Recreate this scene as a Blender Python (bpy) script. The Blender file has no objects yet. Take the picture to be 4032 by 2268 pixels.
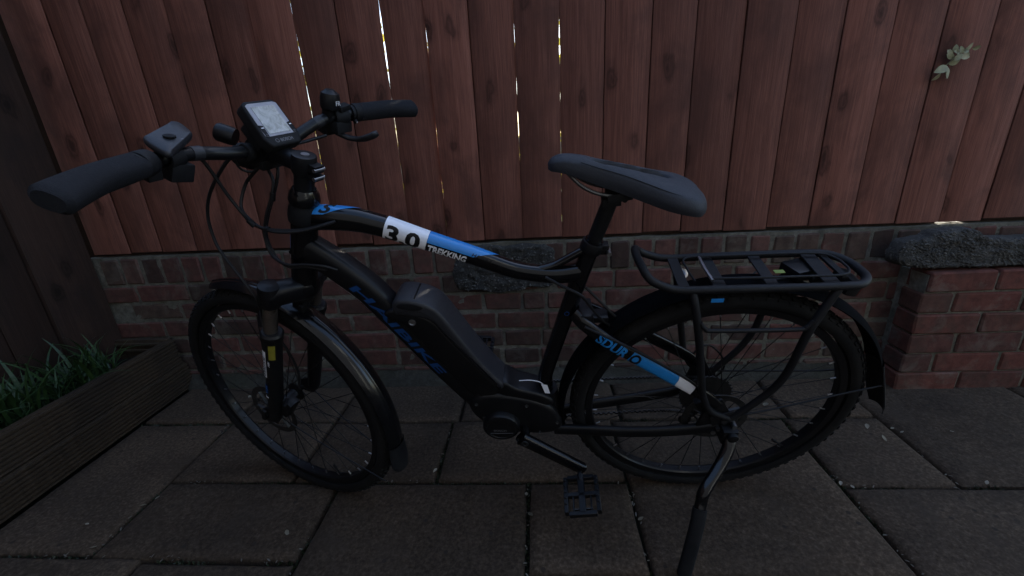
import bpy, bmesh, math, random
from mathutils import Vector, Matrix, noise
random.seed(11)
R = math.radians
scene = bpy.context.scene
col = scene.collection

# ------------------------------------------------------------------ camera, light, exposure
CAM_H = 1.0147
cam_d = bpy.data.cameras.new('camera'); cam = bpy.data.objects.new('camera', cam_d); col.objects.link(cam)
cr = (0.99717916, 0.05337005, -0.05277646); cdn = (-0.03199158, -0.33386231, -0.94207882); cfw = (-0.06789887, 0.94110977, -0.33121315)
cam.matrix_world = Matrix(((cr[0], -cdn[0], -cfw[0], 0), (cr[1], -cdn[1], -cfw[1], 0), (cr[2], -cdn[2], -cfw[2], CAM_H), (0, 0, 0, 1)))
cam_d.sensor_width = 36; cam_d.lens = 14.8646; cam_d.clip_start = 0.02; cam_d.clip_end = 400
scene.camera = cam
SUN_EL, SUN_AZ = 34, 24          # sun stands behind the fence, a little to the right
w = bpy.data.worlds.new('World'); scene.world = w; w.use_nodes = True
nt = w.node_tree; bg = nt.nodes['Background']
sky = nt.nodes.new('ShaderNodeTexSky'); sky.sky_type = 'NISHITA'; sky.sun_disc = False
sky.sun_elevation = R(SUN_EL); sky.sun_rotation = R(SUN_AZ); sky.air_density = 1.0; sky.dust_density = 1.5; sky.ozone_density = 1.0
nt.links.new(sky.outputs[0], bg.inputs[0]); bg.inputs[1].default_value = 0.13
sl = bpy.data.lights.new('sun', 'SUN'); sl.energy = 3.5; sl.angle = R(0.5); sl.color = (1, .93, .82)
so = bpy.data.objects.new('sun', sl); col.objects.link(so)
so.rotation_euler = (R(90 - SUN_EL), 0, R(180 - SUN_AZ))
so.location = (2, 6, 6)
vs = scene.view_settings
scene.display_settings.display_device = 'sRGB'
vs.view_transform = 'Standard'; vs.look = 'None'; vs.gamma = 1; vs.use_curve_mapping = False
vs.exposure = 1.95

# ------------------------------------------------------------------ materials
MATS = {}
def newmat(name):
    m = bpy.data.materials.new(name); m.use_nodes = True
    return m, m.node_tree.nodes, m.node_tree.links, m.node_tree.nodes['Principled BSDF']
def ramp(N, stops):
    r = N.new('ShaderNodeValToRGB'); e = r.color_ramp.elements
    while len(e) < len(stops): e.new(0.5)
    for q, (p, c) in zip(e, stops): q.position = p; q.color = (*c, 1) if len(c) == 3 else c
    return r
def mapping(N, L, scale, coord='Object', rnd=0.0):
    tc = N.new('ShaderNodeTexCoord'); mp = N.new('ShaderNodeMapping'); mp.inputs['Scale'].default_value = scale
    L.new(tc.outputs[coord], mp.inputs['Vector'])
    if rnd:
        oi = N.new('ShaderNodeObjectInfo'); mu = N.new('ShaderNodeMath'); mu.operation = 'MULTIPLY'; mu.inputs[1].default_value = rnd
        L.new(oi.outputs['Random'], mu.inputs[0]); cx = N.new('ShaderNodeCombineXYZ')
        for i in range(3): L.new(mu.outputs[0], cx.inputs[i])
        L.new(cx.outputs[0], mp.inputs['Location'])
    return mp
def tex(N, L, mp, scale, detail=4, rough=.55, dist=0):
    t = N.new('ShaderNodeTexNoise'); t.inputs['Scale'].default_value = scale; t.inputs['Detail'].default_value = detail
    t.inputs['Roughness'].default_value = rough; t.inputs['Distortion'].default_value = dist
    L.new(mp.outputs[0], t.inputs['Vector']); return t
def mixc(N, L, fac, a, b, mode='MIX'):
    m = N.new('ShaderNodeMix'); m.data_type = 'RGBA'; m.blend_type = mode
    for sock, val in ((0, fac), (6, a), (7, b)):
        if hasattr(val, 'is_linked') or hasattr(val, 'links'): L.new(val, m.inputs[sock])
        elif isinstance(val, (int, float)): m.inputs[sock].default_value = val
        else: m.inputs[sock].default_value = (*val, 1)
    return m.outputs[2]
def bump(N, L, h, strength, dist, b):
    bp = N.new('ShaderNodeBump'); bp.inputs['Strength'].default_value = strength; bp.inputs['Distance'].default_value = dist
    L.new(h, bp.inputs['Height']); L.new(bp.outputs[0], b.inputs['Normal']); return bp
def plain(name, c, rough, metal=0, var=.15, grain=60, bmp=0, coat=0, dust=0):
    m, N, L, b = newmat(name)
    mp = mapping(N, L, (1, 1, 1)); t = tex(N, L, mp, grain, 5)
    r = ramp(N, [(.3, tuple(x * (1 - var) for x in c)), (.7, tuple(min(1, x * (1 + var)) for x in c))])
    L.new(t.outputs[0], r.inputs[0]); out = r.outputs[0]
    if dust:
        t3 = tex(N, L, mp, 9, 6, .7); r3 = ramp(N, [(.45, (0, 0, 0)), (.75, (dust,) * 3)]); L.new(t3.outputs[0], r3.inputs[0])
        out = mixc(N, L, r3.outputs[0], out, (.12, .105, .085))
    L.new(out, b.inputs['Base Color'])
    t2 = tex(N, L, mp, grain * .35, 4); mr = N.new('ShaderNodeMapRange'); mr.inputs[3].default_value = max(.03, rough - .1); mr.inputs[4].default_value = min(1, rough + .12)
    L.new(t2.outputs[0], mr.inputs[0]); L.new(mr.outputs[0], b.inputs['Roughness'])
    b.inputs['Metallic'].default_value = metal
    if max(c) < .02: b.inputs['Specular IOR Level'].default_value = .26
    if coat: b.inputs['Coat Weight'].default_value = coat; b.inputs['Coat Roughness'].default_value = .06
    if bmp: bump(N, L, t.outputs[0], bmp, .002, b)
    MATS[name] = m; return m
plain('gloss_black', (.0028, .0031, .0042), .20, 0, .2, 30, 0, .38, .03)
plain('satin_black', (.0038, .0041, .0055), .46, 0, .2, 80, 0, .1, .04)
plain('matte_black', (.0048, .0051, .0065), .66, 0, .25, 120, .15, 0, .04)
plain('plastic_grey', (.0150, .0160, .0205), .5, 0, .12, 400, .12, 0, .05)
plain('rubber', (.0046, .0048, .0056), .82, 0, .3, 90, .25, 0, .07)
plain('grip_rubber', (.0085, .0092, .0120), .85, 0, .15, 500, .5)
plain('saddle_vinyl', (.0155, .0180, .0260), .66, 0, .12, 350, .25)
plain('saddle_dark', (.012, .012, .013), .7, 0, .12, 350, .25)
plain('rack_black', (.0062, .0066, .0085), .55, 0, .15, 250, .1, 0, .05)
plain('alloy', (.38, .38, .39), .36, 1, .1, 50)
plain('bright_steel', (.75, .74, .72), .22, 1, .05, 50)
plain('dark_steel', (.09, .09, .09), .42, .9, .2, 60)
plain('stanchion', (.26, .22, .19), .28, .9, .1, 40)
plain('white_decal', (.78, .79, .84), .38, .0, .03, 60)
plain('blue_decal', (.014, .205, .56), .35, 0, .05, 60, 0, .3)
plain('blue_dim', (.005, .045, .17), .4, 0, .1, 60)
plain('black_print', (.006, .006, .007), .4, 0, .1, 60)
plain('yellow_sticker', (.20, .18, .02), .5, 0, .12, 70)
plain('lime_sticker', (.18, .24, .05), .5, 0, .06, 70)
plain('grey_print', (.12, .12, .13), .5, 0, .1, 60)
plain('red_lens', (.10, .012, .010), .25, 0, .1, 60)
plain('screen_frame', (.28, .28, .32), .4, 0, .08, 60)
plain('guard_black', (.0028, .0031, .0042), .75, 0, .2, 60)
MATS['guard_black'].node_tree.nodes['Principled BSDF'].inputs['Specular IOR Level'].default_value = .03
plain('cable', (.010, .010, .011), .45, 0, .1, 100)

def screen_mat():
    m, N, L, b = newmat('lcd'); mp = mapping(N, L, (1, 1, 1)); t = tex(N, L, mp, 55, 6, .65, 1.2)
    r = ramp(N, [(.36, (.07, .09, .08)), (.50, (.20, .23, .22)), (.66, (.32, .34, .36))]); L.new(t.outputs[0], r.inputs[0]); L.new(r.outputs[0], b.inputs['Base Color'])  # mottled greys paint a reflection into the screen colour
    b.inputs['Roughness'].default_value = .12; b.inputs['Coat Weight'].default_value = .6; MATS['lcd'] = m
screen_mat()

def wood_mat(name, dark, mid, light, knots=True, rnd=37.0, gscale=1.0):
    m, N, L, b = newmat(name)
    mp = mapping(N, L, (34 * gscale, 34 * gscale, 1.1 * gscale), 'Object', rnd)
    t = tex(N, L, mp, 1.6, 8, .68, 1.4)
    fine = tex(N, L, mapping(N, L, (420, 420, 9), 'Object', rnd), 1.0, 3, .6)
    r = ramp(N, [(.25, dark), (.5, mid), (.8, light)]); L.new(t.outputs[0], r.inputs[0])
    f = ramp(N, [(.3, (.74, .74, .74)), (.7, (1.16, 1.16, 1.16))]); L.new(fine.outputs[0], f.inputs[0])
    c = mixc(N, L, 1.0, r.outputs[0], f.outputs[0], 'MULTIPLY')
    # per board tone
    oi = N.new('ShaderNodeObjectInfo'); mr = N.new('ShaderNodeMapRange'); mr.inputs[3].default_value = .72; mr.inputs[4].default_value = 1.24
    L.new(oi.outputs['Random'], mr.inputs[0]); c = mixc(N, L, 1.0, c, mr.outputs[0], 'MULTIPLY')
    # weather blotches with a shape of their own
    bl = tex(N, L, mapping(N, L, (5, 5, 3), 'Object', rnd * .7), 1.0, 5, .6, .4)
    br = ramp(N, [(.46, (0, 0, 0)), (.64, (.7, .7, .7))]); L.new(bl.outputs[0], br.inputs[0])
    c = mixc(N, L, br.outputs[0], c, tuple(x * .62 + .006 for x in dark))
    hgt = t.outputs[0]
    if knots:
        vp = mapping(N, L, (11, 11, 5.2), 'Object', rnd * 1.3)
        wob = tex(N, L, vp, 1.6, 5); ad = N.new('ShaderNodeVectorMath'); ad.operation = 'MULTIPLY_ADD'
        ad.inputs[1].default_value = (.55, .55, .55); L.new(wob.outputs['Color'], ad.inputs[0]); L.new(vp.outputs[0], ad.inputs[2])
        v = N.new('ShaderNodeTexVoronoi'); v.inputs['Scale'].default_value = 1.0; L.new(ad.outputs[0], v.inputs['Vector'])
        kr = ramp(N, [(.08, (1, 1, 1)), (.14, (.55, .55, .55)), (.19, (.8, .8, .8)), (.26, (.25, .25, .25)), (.38, (0, 0, 0))]); L.new(v.outputs['Distance'], kr.inputs[0])
        # only some cells carry a knot
        sp = N.new('ShaderNodeSeparateColor'); L.new(v.outputs['Color'], sp.inputs[0]); gt = N.new('ShaderNodeMath'); gt.operation = 'GREATER_THAN'; gt.inputs[1].default_value = .55
        L.new(sp.outputs[0], gt.inputs[0]); km = N.new('ShaderNodeMath'); km.operation = 'MULTIPLY'; L.new(kr.outputs[0], km.inputs[0]); L.new(gt.outputs[0], km.inputs[1])
        k2 = N.new('ShaderNodeMath'); k2.operation = 'MULTIPLY'; k2.inputs[1].default_value = .9; L.new(km.outputs[0], k2.inputs[0])
        c = mixc(N, L, k2.outputs[0], c, tuple(x * .33 for x in dark))
    L.new(c, b.inputs['Base Color']); b.inputs['Roughness'].default_value = .78
    b.inputs['Specular IOR Level'].default_value = .25
    bump(N, L, fine.outputs[0], .5, .0016, b)
    MATS[name] = m
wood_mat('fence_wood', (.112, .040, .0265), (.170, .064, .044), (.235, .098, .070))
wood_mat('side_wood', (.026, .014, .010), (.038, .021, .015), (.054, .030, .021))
wood_mat('deck_wood', (.030, .020, .012), (.050, .034, .021), (.075, .053, .034), False)

def brick_mat(name, reds, lime=.5):
    m, N, L, b = newmat(name)
    mp = mapping(N, L, (1, 1, 1), 'Object', 53)
    oi = N.new('ShaderNodeObjectInfo'); r = ramp(N, reds); r.color_ramp.interpolation = 'LINEAR'; L.new(oi.outputs['Random'], r.inputs[0])
    t = tex(N, L, mp, 26, 8, .7); f = ramp(N, [(.25, (.5, .5, .5)), (.75, (1.4, 1.35, 1.3))]); L.new(t.outputs[0], f.inputs[0])
    c = mixc(N, L, 1, r.outputs[0], f.outputs[0], 'MULTIPLY')
    s = tex(N, L, mp, 11, 7, .68, .5); sr = ramp(N, [(.52, (0, 0, 0)), (.70, (lime,) * 3)]); L.new(s.outputs[0], sr.inputs[0])
    c = mixc(N, L, sr.outputs[0], c, (.15, .135, .115))
    g = tex(N, L, mapping(N, L, (1, 1, 1), 'Object', 17), 7, 6, .7); gr = ramp(N, [(.5, (0, 0, 0)), (.78, (.8, .8, .8))]); L.new(g.outputs[0], gr.inputs[0])
    c = mixc(N, L, gr.outputs[0], c, (.050, .048, .036))
    L.new(c, b.inputs['Base Color']); b.inputs['Roughness'].default_value = .92; b.inputs['Specular IOR Level'].default_value = .15
    bump(N, L, t.outputs[0], .6, .004, b); MATS[name] = m
brick_mat('brick', [(0, (.045, .031, .027)), (.25, (.080, .043, .037)), (.55, (.112, .050, .043)), (.85, (.105, .060, .050)), (1, (.070, .052, .042))])
brick_mat('brick_red', [(0, (.078, .040, .034)), (.5, (.128, .048, .038)), (1, (.090, .050, .040))], .55)

def rough_mat(name, stops, scale, bmp, bdist, spots=None, rough=.95, moss=None):
    m, N, L, b = newmat(name); mp = mapping(N, L, (1, 1, 1), 'Object', 29)
    t = tex(N, L, mp, scale, 9, .72); r = ramp(N, stops); L.new(t.outputs[0], r.inputs[0]); c = r.outputs[0]
    big = tex(N, L, mp, 3.2, 6, .62); f = ramp(N, [(.3, (.62, .62, .62)), (.7, (1.18, 1.16, 1.12))]); L.new(big.outputs[0], f.inputs[0]); c = mixc(N, L, 1, c, f.outputs[0], 'MULTIPLY')
    oi = N.new('ShaderNodeObjectInfo'); mr = N.new('ShaderNodeMapRange'); mr.inputs[3].default_value = .80; mr.inputs[4].default_value = 1.16
    L.new(oi.outputs['Random'], mr.inputs[0]); c = mixc(N, L, 1.0, c, mr.outputs[0], 'MULTIPLY')
    if spots:
        v = N.new('ShaderNodeTexVoronoi'); v.inputs['Scale'].default_value = spots[0]; v.inputs['Randomness'].default_value = 1; L.new(mp.outputs[0], v.inputs['Vector'])
        vr = ramp(N, [(spots[1], (1, 1, 1)), (spots[1] + .06, (0, 0, 0))]); L.new(v.outputs['Distance'], vr.inputs[0])
        sp = N.new('ShaderNodeSeparateColor'); L.new(v.outputs['Color'], sp.inputs[0]); gt = N.new('ShaderNodeMath'); gt.operation = 'GREATER_THAN'; gt.inputs[1].default_value = spots[3]
        L.new(sp.outputs[0], gt.inputs[0]); km = N.new('ShaderNodeMath'); km.operation = 'MULTIPLY'; L.new(vr.outputs[0], km.inputs[0]); L.new(gt.outputs[0], km.inputs[1])
        c = mixc(N, L, km.outputs[0], c, spots[2])
    if moss:
        g = tex(N, L, mp, 6, 7, .7); gr = ramp(N, [(.50, (0, 0, 0)), (.70, (.7, .7, .7))]); L.new(g.outputs[0], gr.inputs[0]); c = mixc(N, L, gr.outputs[0], c, moss)
    L.new(c, b.inputs['Base Color']); b.inputs['Roughness'].default_value = rough; b.inputs['Specular IOR Level'].default_value = .2
    bump(N, L, t.outputs[0], bmp, bdist, b); MATS[name] = m
rough_mat('mortar', [(.3, (.085, .080, .064)), (.55, (.175, .165, .138)), (.75, (.26, .25, .21))], 34, 1, .008, None, .95, (.075, .074, .050))
rough_mat('slab', [(.28, (.024, .0165, .0110)), (.5, (.066, .0465, .0315)), (.70, (.132, .095, .067))], 105, .8, .004, (26, .13, (.034, .026, .020), .80), .93, (.050, .037, .027))
rough_mat('joint_soil', [(.3, (.014, .014, .011)), (.6, (.03, .029, .022)), (.8, (.055, .05, .038))], 60, 1, .01, None, 1, (.02, .026, .012))
rough_mat('soil', [(.3, (.010, .009, .007)), (.6, (.024, .02, .016)), (.8, (.04, .034, .026))], 40, 1, .02)
rough_mat('rubble', [(.25, (.030, .030, .031)), (.42, (.058, .058, .058)), (.60, (.085, .084, .081)), (.74, (.14, .138, .132))], 75, 1, .010, (150, .20, (.16, .155, .15), .80), .95, (.045, .042, .034))
rough_mat('pebble', [(.3, (.045, .044, .042)), (.5, (.09, .087, .082)), (.7, (.19, .185, .175))], 30, .4, .003)
rough_mat('haunch', [(.3, (.03, .028, .023)), (.55, (.058, .054, .044)), (.75, (.085, .08, .066))], 38, 1, .01, None, .95, (.035, .037, .022))
rough_mat('lawn', [(.3, (.05, .075, .015)), (.6, (.12, .15, .03)), (.8, (.22, .24, .06))], 12, .5, .02)
rough_mat('house_render', [(.3, (.070, .078, .092)), (.7, (.10, .11, .128))], 8, .3, .01)
rough_mat('render_wall', [(.3, (.50, .40, .28)), (.7, (.68, .56, .42))], 8, .3, .01)

def leaf_mat(name, a, c2, trans=.25):
    m, N, L, b = newmat(name); oi = N.new('ShaderNodeObjectInfo'); r = ramp(N, [(0, a), (1, c2)]); L.new(oi.outputs['Random'], r.inputs[0])
    t = tex(N, L, mapping(N, L, (1, 1, 1)), 60, 4); f = ramp(N, [(.3, (.7, .7, .7)), (.7, (1.2, 1.2, 1.2))]); L.new(t.outputs[0], f.inputs[0])
    L.new(mixc(N, L, 1, r.outputs[0], f.outputs[0], 'MULTIPLY'), b.inputs['Base Color']); b.inputs['Roughness'].default_value = .55
    MATS[name] = m
leaf_mat('blade_green', (.014, .040, .009), (.030, .066, .015))
leaf_mat('sprig_leaf', (.20, .20, .10), (.33, .31, .19))
leaf_mat('dry_leaf', (.13, .11, .07), (.27, .245, .185))
leaf_mat('litter', (.07, .062, .045), (.12, .105, .08))
leaf_mat('shrub_yellow', (.30, .32, .03), (.75, .66, .06))
m_ = MATS['shrub_yellow']; N_ = m_.node_tree.nodes; L_ = m_.node_tree.links
tr_ = N_.new('ShaderNodeBsdfTranslucent'); tr_.inputs[0].default_value = (.72, .60, .08, 1); mx_ = N_.new('ShaderNodeMixShader'); mx_.inputs[0].default_value = .55
L_.new(N_['Principled BSDF'].outputs[0], mx_.inputs[1]); L_.new(tr_.outputs[0], mx_.inputs[2]); L_.new(mx_.outputs[0], N_['Material Output'].inputs[0])

# ------------------------------------------------------------------ mesh builder
class MB:
    def __init__(s): s.v = []; s.f = []
    def add(s, vs, fs):
        o = len(s.v); s.v += [Vector(p) for p in vs]; s.f += [tuple(i + o for i in f) for f in fs]; return s
    def box(s, c, size, rot=None):
        c = Vector(c); h = Vector(size) / 2; M = rot if rot is not None else Matrix.Identity(3)
        vs = [c + M @ Vector((sx * h.x, sy * h.y, sz * h.z)) for sz in (-1, 1) for sy in (-1, 1) for sx in (-1, 1)]
        return s.add(vs, [(0, 2, 3, 1), (4, 5, 7, 6), (0, 1, 5, 4), (2, 6, 7, 3), (0, 4, 6, 2), (1, 3, 7, 5)])
    def bar(s, a, b, wd, th, lat):
        a, b = Vector(a), Vector(b); t = (b - a).normalized(); l = Vector(lat); l = (l - t * l.dot(t)).normalized(); n = t.cross(l)
        M = Matrix((t, l, n)).transposed(); return s.box((a + b) / 2, ((b - a).length, wd, th), M)
    def cyl(s, a, b, r0, r1=None, seg=16, cap=True):
        r1 = r0 if r1 is None else r1; a, b = Vector(a), Vector(b); t = (b - a).normalized()
        x = t.orthogonal().normalized(); y = t.cross(x)
        ring = [(math.cos(2 * math.pi * i / seg), math.sin(2 * math.pi * i / seg)) for i in range(seg)]
        vs = [a + (x * c + y * q) * r0 for c, q in ring] + [b + (x * c + y * q) * r1 for c, q in ring]
        fs = [(i, (i + 1) % seg, seg + (i + 1) % seg, seg + i) for i in range(seg)]
        if cap: fs += [tuple(range(seg))[::-1], tuple(range(seg, 2 * seg))]
        return s.add(vs, fs)
    def lathe(s, o, axis, prof, seg=32, closed=False):
        o = Vector(o); t = Vector(axis).normalized(); x = t.orthogonal().normalized(); y = t.cross(x); n = len(prof); vs = []; fs = []
        for i in range(seg):
            a = 2 * math.pi * i / seg; d = x * math.cos(a) + y * math.sin(a)
            vs += [o + d * r + t * h for r, h in prof]
        m = n if closed else n - 1
        for i in range(seg):
            for j in range(m):
                a, b2 = i * n, ((i + 1) % seg) * n; k = (j + 1) % n
                fs.append((a + j, b2 + j, b2 + k, a + k))
        if not closed:
            if prof[0][0] > 1e-5: fs.append(tuple(i * n for i in range(seg)))
            if prof[-1][0] > 1e-5: fs.append(tuple(i * n + n - 1 for i in range(seg))[::-1])
        return s.add(vs, fs)
    def sweep(s, pts, rw, rh, lat=(0, 1, 0), seg=20, power=2.0, cap=True, closed=False):
        P = [Vector(p) for p in pts]; n = len(P); vs = []; fs = []
        for i in range(n):
            a = P[(i - 1) % n] if (closed or i > 0) else P[0]; b = P[(i + 1) % n] if (closed or i < n - 1) else P[-1]
            t = (b - a).normalized(); S = Vector(lat[i] if isinstance(lat, list) else lat); S = (S - t * S.dot(t)).normalized(); U = S.cross(t)
            if U.z < 0 and not isinstance(lat, list) and abs(U.z) > .02 and abs(Vector(lat).y) > .9: U = -U
            w_ = rw[i] if isinstance(rw, list) else rw; h_ = rh[i] if isinstance(rh, list) else rh
            for k in range(seg):
                q = 2 * math.pi * k / seg; c, sn = math.cos(q), math.sin(q); e = 2 / power
                vs.append(P[i] + S * (w_ * math.copysign(abs(c) ** e, c)) + U * (h_ * math.copysign(abs(sn) ** e, sn)))
        m = n if closed else n - 1
        for i in range(m):
            j = (i + 1) % n
            for k in range(seg): fs.append((i * seg + k, i * seg + (k + 1) % seg, j * seg + (k + 1) % seg, j * seg + k))
        if cap and not closed: fs += [tuple(range(seg))[::-1], tuple(range((n - 1) * seg, n * seg))]
        return s.add(vs, fs)
    def pipe(s, pts, r, seg=10, n=8, closed=False):
        P = spline(pts, n, closed); t0 = (P[1] - P[0]).normalized(); x = t0.orthogonal().normalized(); lats = []
        for i in range(len(P)):
            a = P[max(i - 1, 0)]; b = P[min(i + 1, len(P) - 1)]; t = (b - a).normalized(); x = (x - t * x.dot(t)).normalized(); lats.append(x.copy())
        return s.sweep(P, r, r, lats, seg, 2.0, not closed, closed)
    def prism(s, outline, y0, y1):
        n = len(outline); vs = [Vector((x, y0, z)) for x, z in outline] + [Vector((x, y1, z)) for x, z in outline]
        fs = [(i, (i + 1) % n, n + (i + 1) % n, n + i) for i in range(n)] + [tuple(range(n))[::-1], tuple(range(n, 2 * n))]
        return s.add(vs, fs)
    def mesh(s, name, bevel=0, seg=2, angle=38, weld=False):
        me = bpy.data.meshes.new(name); me.from_pydata([tuple(p) for p in s.v], [], s.f); me.update()
        bm = bmesh.new(); bm.from_mesh(me)
        if weld: bmesh.ops.remove_doubles(bm, verts=bm.verts, dist=1e-5)
        bmesh.ops.recalc_face_normals(bm, faces=bm.faces)
        if bevel:
            ed = [e for e in bm.edges if len(e.link_faces) == 2 and e.calc_face_angle(0) > R(30)]
            bmesh.ops.bevel(bm, geom=ed, offset=bevel, segments=seg, profile=.6, affect='EDGES', clamp_overlap=True)
        bm.to_mesh(me); bm.free()
        for p in me.polygons: p.use_smooth = True
        me.set_sharp_from_angle(angle=R(angle)); return me
    def build(s, name, mat, parent=None, matrix=None, **k):
        return link(name, s.mesh(name, **k), mat, parent, matrix)
def link(name, me, mat, parent=None, matrix=None):
    o = bpy.data.objects.new(name, me); col.objects.link(o)
    if mat and not me.materials: me.materials.append(MATS[mat])
    if parent: o.parent = parent
    if matrix is not None: o.matrix_basis = matrix
    return o
def empty(name, matrix=None, parent=None):
    o = bpy.data.objects.new(name, None); col.objects.link(o); o.empty_display_size = .1
    if parent: o.parent = parent
    if matrix is not None: o.matrix_basis = matrix
    return o
def tag(o, label=None, cat=None, group=None, kind=None):
    for k, v_ in (('label', label), ('category', cat), ('group', group), ('kind', kind)):
        if v_: o[k] = v_
    return o
def spline(pts, n=8, closed=False):
    P = [Vector(p) for p in pts]; out = []; m = len(P)
    for i in range(m if closed else m - 1):
        p0 = P[(i - 1) % m] if (closed or i > 0) else P[0] * 2 - P[1]; p1 = P[i]; p2 = P[(i + 1) % m]
        p3 = P[(i + 2) % m] if (closed or i + 2 < m) else P[-1] * 2 - P[-2]
        for k in range(n):
            t = k / n; out.append(.5 * ((2 * p1) + (p2 - p0) * t + (2 * p0 - 5 * p1 + 4 * p2 - p3) * t * t + (3 * p1 - p0 - 3 * p2 + p3) * t ** 3))
    if not closed: out.append(P[-1].copy())
    return out
def T(x, y, z): return Matrix.Translation((x, y, z))
_dg = [None]
def text2d(body, size, shear=0, bold=0, step=None):
    """flat lettering as 2D triangles, cut finely enough to wrap round a tube"""
    cu = bpy.data.curves.new('lettering', 'FONT'); cu.body = body; cu.size = size; cu.shear = shear; cu.offset = bold; cu.align_x = 'LEFT'; cu.resolution_u = 3
    ob = bpy.data.objects.new('lettering', cu); col.objects.link(ob)
    dg = bpy.context.evaluated_depsgraph_get(); dg.update(); me = bpy.data.meshes.new_from_object(ob.evaluated_get(dg))
    bm = bmesh.new(); bm.from_mesh(me); bpy.data.objects.remove(ob); bpy.data.curves.remove(cu); bpy.data.meshes.remove(me)
    if step:
        ys = [v_.co.y for v_ in bm.verts]; y = math.floor(min(ys) / step) * step
        while y < max(ys):
            bmesh.ops.bisect_plane(bm, geom=bm.verts[:] + bm.edges[:] + bm.faces[:], plane_co=(0, y, 0), plane_no=(0, 1, 0)); y += step
        xs = [v_.co.x for v_ in bm.verts]; x = math.floor(min(xs) / (step * 3)) * step * 3
        while x < max(xs):
            bmesh.ops.bisect_plane(bm, geom=bm.verts[:] + bm.edges[:] + bm.faces[:], plane_co=(x, 0, 0), plane_no=(1, 0, 0)); x += step * 3
    bm.verts.ensure_lookup_table(); bm.verts.index_update()
    vs = [(v_.co.x, v_.co.y) for v_ in bm.verts]; fs = [tuple(v_.index for v_ in f.verts) for f in bm.faces]; bm.free(); return vs, fs
def flat_text(body, size, o, u, v_, mat, parent, matrix=None, shear=0, bold=0, width=None):
    vs, fs = text2d(body, size, shear, bold); o, u, v_ = Vector(o), Vector(u).normalized(), Vector(v_).normalized()
    sx = 1 if not width else width / max(a for a, b in vs)
    mb = MB().add([o + u * a * sx + v_ * b for a, b in vs], fs)
    me = bpy.data.meshes.new('lettering'); me.from_pydata([tuple(p) for p in mb.v], [], mb.f)
    return link('lettering', me, mat, parent, matrix)

# ------------------------------------------------------------------ ground, paving
WALL_Y = 1.66
g = MB().add([(-60, -40, -.045), (60, -40, -.045), (60, 1.70, -.045), (-60, 1.70, -.045)], [(0, 1, 2, 3)]).build('paving_bed', 'joint_soil'); tag(g, kind='structure')
g = MB().add([(-60, 1.72, -.05), (60, 1.72, -.05), (60, 90, -.05), (-60, 90, -.05)], [(0, 1, 2, 3)]).build('lawn_ground', 'lawn'); tag(g, kind='structure')
pave = MB().box((0, .2, -.0365), (6.2, 3.0, .012)).build('pavement', 'joint_soil'); tag(pave, kind='structure')
def slab(x0, x1, y0, y1, dz=0, gap=.012):
    nx, ny = 10, 8; g2 = gap / 2; sd = random.random() * 50
    mb = MB(); w_, d_ = x1 - x0 - gap, y1 - y0 - gap; h = .03; vs = []; fs = []
    def edge(u, v_):   # worn, slightly wavy rim
        x = -w_ / 2 + w_ * u; y = -d_ / 2 + d_ * v_
        a = .0035 * noise.noise(Vector((x * 9 + sd, y * 9, sd))); b2 = .0035 * noise.noise(Vector((x * 9, y * 9 + sd, 3)))
        return x + (a if u in (0, 1) else 0), y + (b2 if v_ in (0, 1) else 0)
    us = [0, .015] + [i / nx for i in range(1, nx)] + [.985, 1]; vv = [0, .02] + [i / ny for i in range(1, ny)] + [.98, 1]
    for j, v_ in enumerate(vv):
        for i, u in enumerate(us):
            x, y = edge(u, v_); z = .0016 * noise.noise(Vector((x * 3 + sd, y * 3, 1)))
            if i in (0, len(us) - 1) or j in (0, len(vv) - 1): z -= .0055 + .003 * random.random()
            vs.append((x, y, z))
    nu = len(us)
    for j in range(len(vv) - 1):
        for i in range(nu - 1): a = j * nu + i; fs.append((a, a + 1, a + nu + 1, a + nu))
    rim = [i for i in range(nu)] + [j * nu + nu - 1 for j in range(1, len(vv))] + [(len(vv) - 1) * nu + i for i in range(nu - 2, -1, -1)] + [j * nu for j in range(len(vv) - 2, 0, -1)]
    o = len(vs); vs += [(vs[i][0], vs[i][1], -h) for i in rim]
    for k in range(len(rim)): k2 = (k + 1) % len(rim); fs.append((rim[k], rim[k2], o + k2, o + k))
    ob = mb.add(vs, fs).build('paving_slab', 'slab', pave, angle=60)
    ob.matrix_basis = T((x0 + x1) / 2, (y0 + y1) / 2, dz) @ Matrix.Rotation(random.uniform(-.004, .004), 4, 'Z') @ Matrix.Rotation(random.uniform(-.004, .004), 4, 'X') @ Matrix.Rotation(random.uniform(-.003, .003), 4, 'Y')
SL = [(-1.64, -1.255, .785, 1.36), (-1.64, -1.255, 1.36, 1.65), (-1.255, -.83, 1.36, 1.65), (-1.255, -.83, 1.05, 1.36), (-.83, -.355, 1.05, 1.36),
      (-.83, -.33, 1.36, 1.65), (-1.255, -.665, .775, 1.05), (-1.64, -1.1, .2, .785), (-1.1, -.665, .2, .775), (-.665, -.058, .43, 1.05), (-.665, -.058, -.18, .43),
      (-.058, .25, .75, 1.05), (-.058, .25, .15, .75), (.25, .87, .75, 1.36), (.25, .87, .15, .75), (-.355, .25, 1.05, 1.36), (-.33, .29, 1.36, 1.65), (.29, .90, 1.36, 1.65),
      (.87, 1.20, 1.03, 1.36), (.87, 1.49, .42, 1.03), (1.20, 1.81, 1.03, 1.63), (.90, 1.20, 1.36, 1.65), (1.49, 2.1, .42, 1.03), (1.81, 2.4, 1.03, 1.63), (.87, 1.49, -.2, .42), (1.49, 2.1, -.2, .42),
      (-1.1, -.665, -.4, .2), (-1.64, -1.1, -.4, .2), (-.665, -.058, -.8, -.18), (-.058, .25, -.45, .15), (.25, .87, -.45, .15)]
for q in SL: slab(*q, dz=random.uniform(-.003, .002))
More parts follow.
